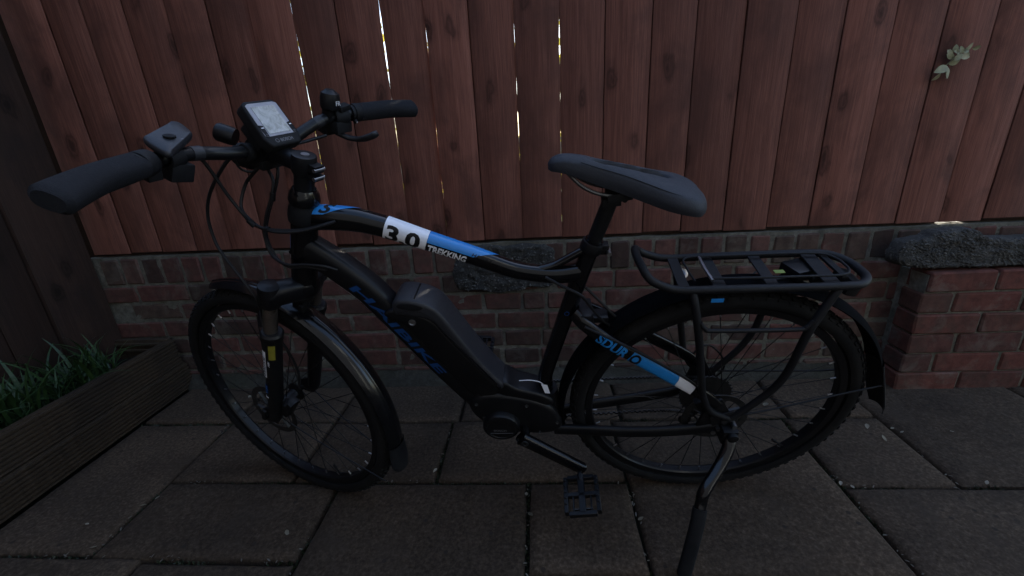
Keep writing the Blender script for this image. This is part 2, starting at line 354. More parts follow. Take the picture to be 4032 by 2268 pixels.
# litter and moss in the joints
mb = MB()
def flake(mb, x, y, z, s_, a, tilt):
    c, q = math.cos(a), math.sin(a); pts = [(-1, 0), (-.3, .35), (.5, .3), (1, 0), (.4, -.32), (-.4, -.3)]
    vs = [(x + s_ * (u * c - v_ * q), y + s_ * (u * q + v_ * c), z + s_ * (tilt * u + .25 * abs(v_))) for u, v_ in pts]; mb.add(vs, [tuple(range(6))])
JN = [((-1.255, .785), (-1.255, 1.36)), ((-1.64, 1.36), (-.83, 1.36)), ((-1.255, 1.05), (.25, 1.05)), ((-.665, .5), (-.665, 1.05)), ((-.058, .6), (-.058, 1.05)), ((.25, .6), (.25, 1.05)),
      ((.87, .6), (.87, 1.36)), ((.87, 1.03), (1.8, 1.03)), ((1.2, 1.03), (1.2, 1.6)), ((-.355, 1.05), (-.355, 1.36)), ((-1.6, .78), (-.66, .78)), ((.3, 1.36), (1.2, 1.36))]
mo = MB()
for (a, b2) in JN:
    n = int(90 * math.hypot(b2[0] - a[0], b2[1] - a[1]))
    for i in range(n):
        t = random.random(); x = a[0] + (b2[0] - a[0]) * t + random.gauss(0, .005); y = a[1] + (b2[1] - a[1]) * t + random.gauss(0, .005)
        if noise.noise(Vector((x * 5, y * 5, 2))) > -.02 and random.random() < .55: flake(mb, x, y, random.uniform(-.012, .004), random.uniform(.002, .007), random.uniform(0, 6.3), random.uniform(-.5, .5))
    for i in range(n * 5):
        t = random.random(); x = a[0] + (b2[0] - a[0]) * t + random.gauss(0, .006); y = a[1] + (b2[1] - a[1]) * t + random.gauss(0, .006)
        if noise.noise(Vector((x * 4, y * 4, 7))) < -.12: continue
        s_ = random.uniform(.002, .006); h_ = random.uniform(.003, .012); an = random.uniform(0, 6.3); z0 = -.014
        mo.add([(x - s_ * math.cos(an), y - s_ * math.sin(an), z0), (x + s_ * math.cos(an), y + s_ * math.sin(an), z0), (x + random.gauss(0, .003), y + random.gauss(0, .003), z0 + h_)], [(0, 1, 2)])
lit = mb.build('joint_litter', 'litter'); tag(lit, 'dry leaf scraps caught in the joints between the paving slabs', 'litter', kind='stuff')
leaf_mat('moss_green', (.016, .024, .008), (.022, .03, .011))
ms = mo.build('joint_moss', 'moss_green'); tag(ms, 'dark moss filling the joints between the paving slabs', 'moss', kind='stuff')

# ------------------------------------------------------------------ brick wall
wall = empty('brick_wall', T(0, WALL_Y, 0)); tag(wall, 'low weathered red brick wall with mossy mortar under the wooden fence', 'wall')
def grid_face(x0, x1, z0, z1, nx, nz, y, amp, seed, top=True, depth=.2):
    mb = MB(); vs = []; fs = []
    for j in range(nz + 1):
        for i in range(nx + 1):
            x = x0 + (x1 - x0) * i / nx; z = z0 + (z1 - z0) * j / nz
            vs.append((x, y - amp * noise.fractal(Vector((x * 14 + seed, z * 14, seed)), 1.0, 2.0, 4), z + (amp * .8 * noise.noise(Vector((x * 11, seed, 0))) if j == nz else 0)))
    for j in range(nz):
        for i in range(nx): a = j * (nx + 1) + i; fs.append((a, a + 1, a + nx + 2, a + nx + 1))
    mb.add(vs, fs)
    if top:
        o = len(mb.v); tr = nz * (nx + 1); mb.v += [Vector((mb.v[tr + i].x, y + depth, mb.v[tr + i].z - .004)) for i in range(nx + 1)]
        mb.f += [(tr + i, tr + i + 1, o + i + 1, o + i) for i in range(nx)]
    return mb
grid_face(-1.95, 2.6, -.04, .625, 230, 34, .006, .006, 3).build('mortar_bed', 'mortar', wall)
def brick_mesh(l, h, d, seed):
    """one worn brick, faces slightly dished and its arrises rubbed"""
    bm = bmesh.new(); bmesh.ops.create_cube(bm, size=1)
    for v_ in bm.verts: v_.co = Vector((v_.co.x * l, v_.co.y * d, v_.co.z * h))
    bmesh.ops.bevel(bm, geom=bm.edges[:], offset=.0055, segments=1, affect='EDGES', profile=.5)
    for v_ in bm.verts:
        p = v_.co * 22 + Vector((seed * 7, seed, 0)); v_.co += Vector((noise.noise(p), .8 * noise.noise(p + Vector((9, 0, 0))), noise.noise(p + Vector((0, 9, 0))))) * .0038
    me = bpy.data.meshes.new('brick'); bm.to_mesh(me); bm.free()
    for p in me.polygons: p.use_smooth = False
    me.materials.append(MATS['brick']); return me
BR_M = {}
def brick(parent, x, z, l, h, y=0, red=False, rot=0, face='front'):
    key = (round(l, 3), round(h, 3), random.randrange(5), red)
    if key not in BR_M:
        BR_M[key] = brick_mesh(l, h, .10, len(BR_M) + 1)
        if red: BR_M[key].materials.clear(); BR_M[key].materials.append(MATS['brick_red'])
    o = link('brick', BR_M[key], None, parent)
    if face == 'front': o.matrix_basis = T(x, y + .05 + random.gauss(0, .0018), z) @ Matrix.Rotation(random.gauss(0, .006) + rot, 4, 'Y') @ Matrix.Rotation(random.gauss(0, .008), 4, 'Z')
    else: o.matrix_basis = T(x + .05, y, z) @ Matrix.Rotation(R(90), 4, 'Z') @ Matrix.Rotation(random.gauss(0, .006), 4, 'Y')
    return o
# course of bricks on edge along the top
x = -1.90
while x < 2.5:
    wd = random.choice((.074, .078, .082)); cxb = x + wd / 2
    if not (-.37 < cxb < .055): brick(wall, cxb, .5585 + random.gauss(0, .002), wd, .112)
    x += wd + random.uniform(.010, .015)
# stretcher courses, with odd halves and closers
zc = [.4545, .369, .2835, .198, .1125, .03]
for r_, z in enumerate(zc):
    x = -1.93 + (.12 if r_ % 2 else 0) - random.uniform(0, .05)
    while x < 1.40:
        l = random.choice((.222, .226, .226, .230, .226, .108)) if random.random() < .8 else .152
        if x < .018 < x + l + .01 and z < .42 and l > .108: l = max(.055, .018 - x - .004)
        if l > .052: brick(wall, x + l / 2, z + random.gauss(0, .0015), l, .0725)
        x += l + random.uniform(.010, .014)
# lime smear left on the wall
# rough lumps of concrete set in the wall
def rock(name, pts, y0, thick, seed, amp=.012):
    """irregular lump: outline in x,z swelled toward the viewer"""
    n = len(pts); P = spline([(a, 0, b2) for a, b2 in pts], 5, True); c = sum(P, Vector()) / len(P); mb = MB(); vs = []; fs = []; rings = 30; m = len(P)
    for k in range(rings + 1):
        f = 1 - k / rings; bulge = max(0, 1 - f ** 22) ** .5
        for p in P:
            q = c + (p - c) * f; nn = noise.fractal(Vector((q.x * 34 + seed, q.z * 34, seed)), .8, 2.1, 6)
            e = noise.noise(Vector((q.x * 9, q.z * 9, seed + 4)))
            vs.append((q.x + amp * .5 * nn, y0 - thick * bulge * (1 + .25 * e) - amp * nn, q.z + amp * .5 * noise.noise(Vector((q.x * 30, q.z * 30, 8)))))
    for k in range(rings):
        for i in range(m): j = (i + 1) % m; fs.append((k * m + i, k * m + j, (k + 1) * m + j, (k + 1) * m + i))
    return mb.add(vs, fs)
lump = rock('concrete_lump', [(-.365, .515), (-.36, .45), (-.335, .425), (-.25, .424), (-.20, .412), (-.10, .415), (-.05, .43), (.03, .428), (.062, .455), (.055, .52), (.066, .585), (.02, .612), (-.06, .622), (-.14, .61), (-.22, .622), (-.31, .60)], .012, .022, 5, .008).build('concrete_lump', 'rubble', wall, angle=25)
tag(lump, 'dark concrete lump with pale stones bedded in the brick wall')
LUMP = lump
# mortar haunch along the foot of the wall
mb = MB(); vs = []; fs = []; nx = 160; nz = 6
for j in range(nz + 1):
    for i in range(nx + 1):
        x = -1.65 + 3.1 * i / nx; t = j / nz; nn = noise.fractal(Vector((x * 10, t * 2, 5)), 1, 2, 4)
        vs.append((x, -.052 * (1 - t) ** 1.4 - .004 + .008 * nn, .004 + .050 * t + .008 * nn - .012 * (j == 0)))
for j in range(nz):
    for i in range(nx): a = j * (nx + 1) + i; fs.append((a, a + 1, a + nx + 2, a + nx + 1))
mb.add(vs, fs).build('mortar_fillet', 'haunch', wall)

# pillar at the right
pil = empty('brick_pillar', T(0, 1.53, 0)); tag(pil, 'bright red brick pier standing forward of the wall, capped with rough concrete', 'pillar')
MB().box((2.086, .132, .22), (1.36, .245, .50)).build('mortar_core', 'mortar', pil)
MB().box((1.50, .12, .22), (.12, .20, .48)).build('mortar_backing', 'haunch', pil)
pz = [.4445, .361, .2775, .194, .1105, .03]
for r_, z in enumerate(pz):
    x = 1.392 + random.uniform(-.006, .006) + (.012 if r_ == 0 else 0); first = True
    while x < 2.3:
        l = (.108 if (r_ % 3 == 1 and first) else .226) if random.random() < .85 else .16
        brick(pil, x + l / 2, z, l, .0765, .0, True); first = False; x += l + random.uniform(.011, .016)
cap = rock('concrete_capping', [(1.278, .565), (1.276, .53), (1.30, .508), (1.36, .494), (1.48, .490), (1.62, .489), (1.80, .487), (2.0, .487), (2.2, .487), (2.23, .54), (2.2, .60), (2.0, .602), (1.80, .598), (1.66, .597), (1.58, .600), (1.545, .606), (1.535, .628), (1.49, .637), (1.43, .634), (1.395, .630), (1.37, .612), (1.33, .604), (1.295, .594)], .062, .050, 21, .0065).build('concrete_capping', 'rubble', pil, angle=25)
tag(cap, 'rough dark concrete capping full of pale stones')
def pebbles(host, n, parent, seed):
    rnd = random.Random(seed); me = host.data; fl_ = [p for p in me.polygons if abs(p.normal.y) > .25 and p.area > 1e-6]; wt_ = [p.area for p in fl_]; mb = MB()
    for _ in range(n):
        p = rnd.choices(fl_, wt_)[0]; r_ = rnd.choice((.0018, .0024, .003, .004, .006)); c = p.center; a = [(rnd.uniform(.6, 1.2)) for _ in range(6)]
        vs = [c + Vector((r_ * a[0] * 1.3, 0, 0)), c - Vector((r_ * a[1] * 1.3, 0, 0)), c + Vector((0, 0, r_ * a[2])), c - Vector((0, 0, r_ * a[3])), c - Vector((0, r_ * .8, 0)), c + Vector((0, r_ * .5, 0))]
        mb.add(vs, [(0, 2, 4), (2, 1, 4), (1, 3, 4), (3, 0, 4), (2, 0, 5), (1, 2, 5), (3, 1, 5), (0, 3, 5)])
    o = mb.build('pebbles', 'pebble', parent, angle=180); o['kind'] = 'stuff'; return o
pebbles(cap, 2600, pil, 3); pebbles(LUMP, 420, wall, 5)

# ------------------------------------------------------------------ main fence
FY = WALL_Y + .012
fence = empty('wooden_fence', T(0, FY, 0)); tag(fence, 'tall reddish brown close board fence with light showing through its gaps', 'fence')
XB = [-1.92, -1.749, -1.608, -1.452, -1.294, -1.145, -.989, -.837, -.682, -.526, -.3715, -.219, -.0634, .0917, .247, .4056, .553, .714, .878, 1.0335, 1.192, 1.351, 1.508]
while XB[-1] < 4.6: XB.append(XB[-1] + random.uniform(.150, .162))
OPEN = {-.989: .0064, -.837: .0042, -.526: .0042, -.3715: .0026, -.0634: .0024, .0917: .0030}
def board_edge(x, z, w_): return x + .0011 * noise.noise(Vector((x * 40, z * 3.0, 0))) + .0006 * noise.noise(Vector((x * 90, z * 14, 5)))
ZT = 2.45
for i in range(len(XB) - 1):
    xa, xb = XB[i], XB[i + 1]; xm = (xa + xb) / 2; zb = .638 + random.uniform(-.004, .006); nz = 110; th = .019; ga = OPEN.get(xa, .0036); gb = OPEN.get(xb, .0036)
    vs = []; fs = []; sd = i * 3.7; cup = random.uniform(-.0016, .0016)
    for k in range(nz + 1):
        z = zb + (ZT - zb) * (k / nz)
        op_a = 1.0 if xa not in OPEN else None; op_b = 1.0 if xb not in OPEN else None
        l = xa + ga * (op_a * (.55 + .25 * noise.noise(Vector((xa * 31, z * 8, 1)))) if op_a else 0) + (0 if op_a else ga) * min(.42, max(.04, -.22 + 1.6 * noise.noise(Vector((xa * 31, z * 8, 1))))) + .0008 * noise.noise(Vector((xa * 70, z * 16, 3)))
        r2 = xb - gb * (op_b * (.55 + .25 * noise.noise(Vector((xb * 31, z * 8, 1)))) if op_b else 0) - (0 if op_b else gb) * min(.42, max(.04, -.22 + 1.6 * noise.noise(Vector((xb * 31, z * 8, 1))))) - .0008 * noise.noise(Vector((xb * 50, z * 15, 3)))
        bow = .004 * noise.noise(Vector((sd, z * .7, 0)))
        prof = [(l, .0016), (l + .0018, 0), ((l + r2) / 2, cup), (r2 - .0018, 0), (r2, .0016), (r2, .0046), (r2 - .02, th), (l + .02, th), (l, .0046)]
        vs += [(px - xm, py + bow, z) for px, py in prof]
    n = 9
    for k in range(nz):
        for j in range(n): a = k * n + j; b2 = k * n + (j + 1) % n; fs.append((a, b2, b2 + n, a + n))
    fs += [tuple(range(n))[::-1], tuple(range(nz * n, nz * n + n))]
    mb = MB().add(vs, fs)
    if xb not in OPEN: mb.box((xb - xm, th + .003, (zb + ZT) / 2), (.06, .005, ZT - zb - .01))   # tongue behind the next board
    mb.build('board', 'fence_wood', fence, T(xm, random.uniform(-.003, .003), 0), angle=50)
for xa, xb in ((-2.0, 1.525), (1.625, 4.6)): MB().box(((xa + xb) / 2, .045, .62), (xb - xa, .02, .14)).build('gap_block_board', 'side_wood', fence, bevel=.003)  # added to block light at the wall top; notch lets sun reach the leaves
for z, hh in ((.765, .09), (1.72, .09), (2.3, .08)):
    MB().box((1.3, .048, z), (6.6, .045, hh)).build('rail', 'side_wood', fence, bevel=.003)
MB().box((1.3, .032, 2.02), (6.6, .012, .84)).build('sun_block_board', 'side_wood', fence)  # added behind the boards, mostly out of view, to stop sun streaks
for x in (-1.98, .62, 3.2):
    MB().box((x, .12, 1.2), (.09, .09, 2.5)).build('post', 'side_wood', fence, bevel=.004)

MB().box((-1.945, .045, 1.2), (.12, .04, 2.5)).build('post', 'side_wood', fence, bevel=.004)  # box added behind the corner joint to stop light leaking through
# return fence at the left
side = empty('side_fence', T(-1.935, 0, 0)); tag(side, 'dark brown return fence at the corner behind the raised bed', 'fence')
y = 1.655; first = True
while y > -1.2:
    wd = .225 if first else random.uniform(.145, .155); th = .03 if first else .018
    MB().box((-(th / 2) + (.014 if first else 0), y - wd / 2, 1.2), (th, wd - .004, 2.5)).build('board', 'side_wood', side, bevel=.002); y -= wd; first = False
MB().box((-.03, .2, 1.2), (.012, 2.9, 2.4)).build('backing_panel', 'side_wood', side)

# ------------------------------------------------------------------ raised bed
bed = empty('raised_bed', T(-1.66, 0, 0)); tag(bed, 'raised bed edged with two stacked grooved decking boards', 'planter')
def deck_profile(n=8, h=.122, th=.028, d=.008):
    pts = [(-th / 2, 0), ]
    p = h / n
    for i in range(n):
        z = i * p; pts += [(th / 2, z + .1 * p), (th / 2, z + .52 * p), (th / 2 - d, z + .62 * p), (th / 2 - d, z + .97 * p)]
    pts += [(-th / 2, h)]
    return pts
def deck_board(z0, dy, dx, tilt):
    pr = deck_profile(); n = len(pr); vs = []; fs = []; ny = 40; y0, y1 = -.6, 1.648
    for k in range(ny + 1):
        yy = y0 + (y1 - y0) * k / ny; wob = .0022 * noise.noise(Vector((yy * 2.2, z0 * 30, 0)))
        vs += [(a + wob + dx, yy + dy, b2 + z0) for a, b2 in pr]
    for k in range(ny):
        for j in range(n): a = k * n + j; b2 = k * n + (j + 1) % n; fs.append((a, b2, b2 + n, a + n))
    fs += [tuple(range(n))[::-1], tuple(range(ny * n, ny * n + n))]
    MB().add(vs, fs).build('board', 'deck_wood', bed, Matrix.Rotation(tilt, 4, 'Y'), angle=30)
deck_board(.002, 0, 0, 0); deck_board(.127, -.01, -.004, R(-2))
MB().box((-.15, 1.625, .20), (.27, .02, .11)).box((-.15, 1.612, .235), (.27, .012, .012)).box((-.15, 1.612, .205), (.27, .012, .012)).build('back_board', 'deck_wood', bed, bevel=.002)
for yy in (.2, 1.2): MB().box((-.035, yy, .12), (.04, .05, .22)).build('stake', 'side_wood', bed, bevel=.003)
mb = MB(); vs = []; fs = []
for j in range(61):
    for i in range(13):
        xx = -.262 + .245 * i / 12; yy = -.6 + 2.24 * j / 60; vs.append((xx, yy, .165 + .03 * noise.fractal(Vector((xx * 12, yy * 12, 3)), 1, 2, 4)))
for j in range(60):
    for i in range(12): a = j * 13 + i; fs.append((a, a + 1, a + 14, a + 13))
mb.add(vs, fs).build('soil', 'soil', bed)
# strap-leaved plants
def blade_mesh(h, wd, bend, seed):
    n = 9; vs = []; fs = []
    for k in range(n + 1):
        t = k / n; a = bend * t ** 1.7; r_ = h * (t - .12 * bend * t * t); wv = wd * (1 - t ** 2.6) * (.7 + .3 * min(1, t * 4)) + .0004
        x = h * bend * .62 * t ** 2.1; z = h * (t - .30 * bend * t ** 3); tw = .5 * t * math.sin(seed)
        for s_ in (-1, 0, 1): vs.append((x - .12 * wv * (s_ == 0), s_ * wv * math.cos(tw), z + s_ * wv * math.sin(tw)))
    for k in range(n):
        for s_ in range(2): a = k * 3 + s_; fs.append((a, a + 1, a + 4, a + 3))
    me = bpy.data.meshes.new('leaf'); me.from_pydata(vs, [], fs)
    for p in me.polygons: p.use_smooth = True
    me.materials.append(MATS['blade_green']); return me
BL = [blade_mesh(random.uniform(.15, .30), random.uniform(.0035, .0075), random.uniform(.2, 1.25), q) for q in range(14)]
for (x, yy, n, lab) in ((-1.80, 1.36, 150, 'tall clump of strap-like green leaves in the raised bed beside the brick wall'), (-1.83, 1.14, 160, 'dense clump of strap-like green leaves in the middle of the raised bed'), (-1.79, .92, 150, 'loose clump of arching green leaves in the raised bed farthest from the brick wall')):
    p = empty('strap_leaf_plant', T(x, yy, .165)); tag(p, lab, 'plant', 'plants in the raised bed')
    for k in range(n):
        a = random.uniform(0, 6.283); o = link('leaf', random.choice(BL), None, p)
        s_ = random.uniform(.7, 1.08); q = random.uniform(0, .13); az = random.uniform(0, 6.283)
        o.matrix_basis = T(max(-.09, min(.08, q * math.cos(a) * .7)), q * math.sin(a), 0) @ Matrix.Rotation(az, 4, 'Z') @ Matrix.Rotation(random.gauss(.1, .16), 4, 'Y') @ Matrix.Scale(s_, 4)

# creeper sprig poking through the fence
spr = empty('creeper_sprig', T(1.362, FY - .002, 1.165) @ Matrix.Scale(.85, 4)); tag(spr, 'small pale green leafy sprig growing through a gap between the fence boards', 'plant')
def oval_leaf(l, wd, curl, mat):
    vs = []; fs = []; n = 6
    for k in range(n + 1):
        t = k / n; wv = wd * math.sin(math.pi * min(1, t * .96 + .03)) ** .8
        for s_ in (-1, 0, 1): vs.append((l * t, s_ * wv, curl * l * (t * t) + .25 * wv * abs(s_)))
    for k in range(n):
        for s_ in range(2): a = k * 3 + s_; fs.append((a, a + 1, a + 4, a + 3))
    me = bpy.data.meshes.new('leaf'); me.from_pydata(vs, [], fs)
    for p in me.polygons: p.use_smooth = True
    me.materials.append(MATS[mat]); return me
OL = [oval_leaf(.040, .0125, random.uniform(-.3, .3), 'sprig_leaf') for _ in range(4)]
MB().pipe([(.0, .03, -.02), (.012, -.008, .0), (.035, -.02, .03), (.065, -.022, .052), (.085, -.02, .06)], .0014, 6, 4).build('stem', 'sprig_leaf', spr)
for (lx, lz, a, s_) in ((.012, 0, 200, 1.25), (.014, .002, 290, 1.15), (.02, .012, 20, 1.1), (.012, -.015, 320, .9), (.035, .03, 150, .8), (.038, .032, 70, .8), (.045, .036, 350, .9), (.055, .045, 110, .7), (.062, .05, 20, .9), (.07, .054, 60, .8), (.085, .06, 10, .7), (.008, .03, 100, .8), (.02, .04, 130, .7), (.03, .02, 40, .8), (.05, .05, 170, .7), (.075, .048, 300, .7), (.0, -.02, 240, .8), (.03, .05, 90, .7)):
    o = link('leaf', random.choice(OL), None, spr)
    o.matrix_basis = T(lx, -.018 - random.uniform(0, .012), lz) @ Matrix.Rotation(R(90), 4, 'X') @ Matrix.Rotation(R(a), 4, 'Z') @ Matrix.Rotation(random.uniform(-.6, .6), 4, 'X') @ Matrix.Rotation(random.uniform(-.5, .3), 4, 'Y') @ Matrix.Scale(s_, 4)

# what stands in the sun beyond the fence
nb = MB().box((0, 12, .5), (30, .2, 1.1)).build('garden_wall', 'render_wall'); tag(nb, 'pale sunlit wall glimpsed through the fence gaps', 'wall')
def shrub(x, y, h_, r_, n, lab):
    s_ = empty('leafy_shrub', T(x, y, -.04)); tag(s_, lab, 'shrub', 'shrubs beyond the fence'); mb = MB()
    for k in range(n):
        d = Vector((random.gauss(0, 1), random.gauss(0, 1), random.gauss(0, 1))).normalized() * random.uniform(.55, 1)
        c = Vector((d.x * r_, d.y * r_, h_ / 2 + d.z * h_ / 2)); u = Vector((random.gauss(0, 1), random.gauss(0, 1), random.gauss(0, 1))).normalized() * .03; v_ = u.orthogonal().normalized() * .014
        mb.add([c - u, c + v_, c + u, c - v_], [(0, 1, 2, 3)])
    fo = mb.build('foliage', 'shrub_yellow', s_); fo['kind'] = 'stuff'
    MB().cyl((0, 0, 0), (0, 0, h_ * .6), .02, .01, 8).build('stem', 'side_wood', s_)
for x_, y_, h_, r_, n_, l_ in ((.12, 2.6, 1.9, .38, 900, 'yellow-green shrub glimpsed through the gap beside the saddle nose'), (-.75, 2.7, 2.2, .4, 1000, 'yellow-green shrub glimpsed through the gap behind the handlebar'),
        (-1.75, 3.0, 2.3, .5, 1000, 'yellow-green shrub glimpsed through the gap above the display'), (1.75, 2.15, .62, .22, 420, 'low sunlit shrub glimpsed under the fence above the brick pier'),
        (.70, 2.9, 3.1, .48, 2600, 'yellow-green shrub beyond the fence, made tall and dense to block sun')):  # last shrub's height and leaf count raised to keep sun off the battery
    shrub(x_, y_, h_, r_, n_, l_)
# sunlit leaves caught under the fence
tuft = empty('leaf_tuft', T(1.573, 1.706, .626)); tag(tuft, 'tiny cluster of sunlit yellow leaves caught under the fence above the concrete capping', 'leaves')
YL = [oval_leaf(.024, .006, c, 'sprig_leaf') for c in (-.1, .1, .2)]
for k in range(9):
    o = link('leaf', YL[k % 3], None, tuft); o.matrix_basis = T(random.uniform(-.035, .03), random.uniform(-.02, .012), .003 + .0008 * k) @ Matrix.Rotation(random.uniform(-.5, .5) + (math.pi if k % 2 else 0), 4, 'Z') @ Matrix.Rotation(random.uniform(-.5, .1), 4, 'X')
# the house the photographer stands in front of, in full sun
hs = empty('house', T(0, -3.0, 0)); tag(hs, 'grey rendered house wall facing the fence across the patio', 'house')
MB().box((0, -.15, 2.6), (16, .3, 5.3)).build('wall', 'house_render', hs)
for xx, zz, ww, hh in ((-4.5, 1.5, 1.4, 1.2), (2.8, 1.05, .95, 2.1), (-4.5, 3.9, 1.4, 1.2), (2.8, 3.9, 1.4, 1.2)):
    wn = MB().box((xx, .01, zz), (ww, .03, hh)).build('window', 'lcd', hs)
    MB().box((xx, .02, zz + hh / 2 + .03), (ww + .1, .06, .06)).box((xx, .02, zz - hh / 2 - .03), (ww + .1, .06, .06)).box((xx - ww / 2, .02, zz), (.06, .06, hh)).box((xx + ww / 2, .02, zz), (.06, .06, hh)).build('frame', 'white_decal', wn)
sh_ = empty('sky_block_shed', T(-3.3, -.8, 0)); tag(sh_, 'unseen dark shed added beyond the side fence to block sky light', 'shed')  # unseen shed, added to keep sky light off the ground at the left
MB().box((0, 0, 1.5), (2.2, 4.4, 3.0)).build('wall', 'side_wood', sh_); MB().box((0, 0, 3.06), (2.5, 4.7, .1)).build('roof', 'rubble', sh_)
# fallen leaves on the slabs
LV = [oval_leaf(.026, .0075, c, 'dry_leaf') for c in (-.25, .1, .3, .45)]
GL = [(-.744, .867), (-1.363, .882), (-1.247, .955), (-1.263, .812), (-.361, 1.103), (.859, 1.443), (-.055, .931), (.248, .907), (.874, 1.047), (.892, 1.032), (1.266, 1.034), (1.131, 1.22), (1.132, 1.311), (-1.237, .974), (-.063, 1.004), (-1.258, .911), (-1.307, 1.552), (1.191, 1.284), (1.207, 1.263), (1.373, 1.271)]
for i, (x, y) in enumerate(GL):
    o = link('fallen_leaf', LV[i % 4], None); o.matrix_basis = T(x, y, .003) @ Matrix.Rotation(random.uniform(0, 6.28), 4, 'Z') @ Matrix.Rotation(random.uniform(-.2, .2), 4, 'X') @ Matrix.Scale(random.uniform(.45, .9) if i != 5 else 1.3, 4)
    tag(o, 'small dry pale leaf lying on the paving slabs', 'leaf', 'fallen leaves on the slabs')
#BIKE
# ------------------------------------------------------------------ the bicycle (x forward, y to its left, z up in its own leaning plane)
BM = Matrix(((-.99987161, -.01547021, -.00417661, .42632347), (.01602409, -.96531054, -.26061234, 1.05687797), (0, -.26064581, .96543449, 0), (0, 0, 0, 1)))
FM = Matrix(((.8856213, .32116532, -.33545157, .94762518), (-.34091903, .94009266, 0, 0), (.31535556, .11436182, .94205745, .773), (0, 0, 0, 1)))  # steered front end
bike = empty('bicycle', BM)
tag(bike, 'black electric trekking bicycle with blue and white decals leaning on its kickstand', 'bicycle')
AX = (.0644, 0, -.4678)      # front axle in the steered frame
def part(mb, name, mat, parent=None, F=False, **k):
    return mb.build(name, mat, parent or bike, FM if (F and parent is None) else None, **k)

class Tube:
    """a hydroformed tube that can also carry wrapped decals"""
    def __init__(s, pts, rw, rh, n=10, power=2.3):
        data = spline([(p[0], p[1], p[2]) for p in pts], n); s.P = data; m = len(pts)
        def res(a):
            if not isinstance(a, (list, tuple)): return [a] * len(data)
            c = spline([(q, 0, 0) for q in a], n); return [q.x for q in c]
        s.rw, s.rh, s.power = res(rw), res(rh), power
        s.L = [0]
        for i in range(1, len(data)): s.L.append(s.L[-1] + (data[i] - data[i - 1]).length)
    def mesh(s, mb, seg=24): return mb.sweep(s.P, s.rw, s.rh, (0, 1, 0), seg, s.power)
    def at(s, l, ang, off):
        i = 0
        while i < len(s.L) - 2 and s.L[i + 1] < l: i += 1
        f = (l - s.L[i]) / (s.L[i + 1] - s.L[i]); p = s.P[i].lerp(s.P[i + 1], f)
        def tan(k): a = s.P[max(k - 1, 0)]; b = s.P[min(k + 1, len(s.P) - 1)]; return (b - a).normalized()
        t = tan(i).lerp(tan(i + 1), f).normalized(); S = Vector((0, 1, 0)); S = (S - t * S.dot(t)).normalized(); U = S.cross(t)
        if U.z < 0: U = -U
        w_ = s.rw[i] + (s.rw[i + 1] - s.rw[i]) * f + off; h_ = s.rh[i] + (s.rh[i + 1] - s.rh[i]) * f + off; e = 2 / s.power; c, sn = math.cos(ang), math.sin(ang)
        return p + S * (w_ * math.copysign(abs(c) ** e, c)) + U * (h_ * math.copysign(abs(sn) ** e, sn))
    def l_at_x(s, x):
        for i in range(len(s.P) - 1):
            a, b = s.P[i].x, s.P[i + 1].x
            if (a - x) * (b - x) <= 0 and a != b: return s.L[i] + (s.L[i + 1] - s.L[i]) * (a - x) / (a - b)
        return s.L[-1]
    def patch(s, la, lb, a0, a1, off=.0005, nl=16, na=18, shear=0):
        """la, lb may be functions of the angle fraction, so ends can be cut aslant"""
        vs = []; fs = []
        for i in range(nl + 1):
            for j in range(na + 1):
                q = j / na; A = la(q) if callable(la) else la; B = lb(q) if callable(lb) else lb
                vs.append(s.at(A + (B - A) * i / nl, R(a0 + (a1 - a0) * q), off))
        for i in range(nl):
            for j in range(na): a = i * (na + 1) + j; fs.append((a, a + 1, a + na + 2, a + na + 1))
        return MB().add(vs, fs)
    def text(s, body, size, l0, ang, mat, parent, shear=0, bold=0, width=None, off=.0009, direction=1, rad=None, h0=None):
        vs, fs = text2d(body, size, shear, bold, step=size / 7); mx = max(a for a, b in vs); sx = 1 if not width else width / mx
        r_ = rad or (sum(s.rh) / len(s.rh)); 
        def an(b):
            if h0 is None: return R(ang) + b / r_
            q = max(-.97, min(.97, (h0 + b) / r_)); return math.copysign(math.asin(abs(q) ** (s.power / 2)), q)
        P = [s.at(l0 + direction * a * sx, an(b), off) for a, b in vs]
        me = bpy.data.meshes.new('lettering'); me.from_pydata([tuple(p) for p in P], [], fs); return link('lettering', me, mat, parent)

# --- frame tubes
mb = MB()
mb.cyl((.9476 - .3354 / .9421 * -.012, 0, .773 - .012), (.8795, 0, .965), .0275, .0255, 28)
mb.lathe((.9476 + .010, 0, .773 - .028), (-.3354, 0, .9421), [(.0, 0), (.031, 0), (.033, .006), (.033, .022), (.0285, .03), (0, .03)], 28)
mb.lathe((.8835, 0, .953), (-.3354, 0, .9421), [(.0, 0), (.0285, 0), (.030, .006), (.0275, .02), (.0215, .03), (0, .03)], 28)
head = part(mb, 'head_tube', 'gloss_black')
TT = Tube([(.905, 0, .915), (.86, 0, .918), (.796, 0, .911), (.753, 0, .899), (.721, 0, .887), (.65, 0, .856), (.562, 0, .818), (.483, 0, .782), (.43, 0, .769), (.385, 0, .765), (.338, 0, .770)],
          [.019, .022, .0225, .022, .021, .019, .0175, .017, .017, .018, .019], [.026, .0255, .024, .0225, .0215, .020, .0195, .0185, .0185, .0195, .021])
top = part(TT.mesh(MB()), 'top_tube', 'gloss_black')
xl = TT.l_at_x
white = part(TT.patch(xl(.732), lambda q: xl(.652) - .0, -78, 150), 'white_band', 'white_decal', top)
blue = part(TT.patch(lambda q: xl(.6515), lambda q: xl(.562) + .072 * q, 14, 150), 'blue_band', 'blue_decal', top)
TT.text('3.0', .046, xl(.7285), -44, 'black_print', top, 0, .0018, .071, rad=.0215)
TT.text('TREKKING', .0185, xl(.648), -33, 'white_decal', top, .05, .0006, .082, rad=.0195)
TT.text('HAIBIKE', .011, xl(.566), 18, 'black_print', top, .2, .0002, .046, .0012)
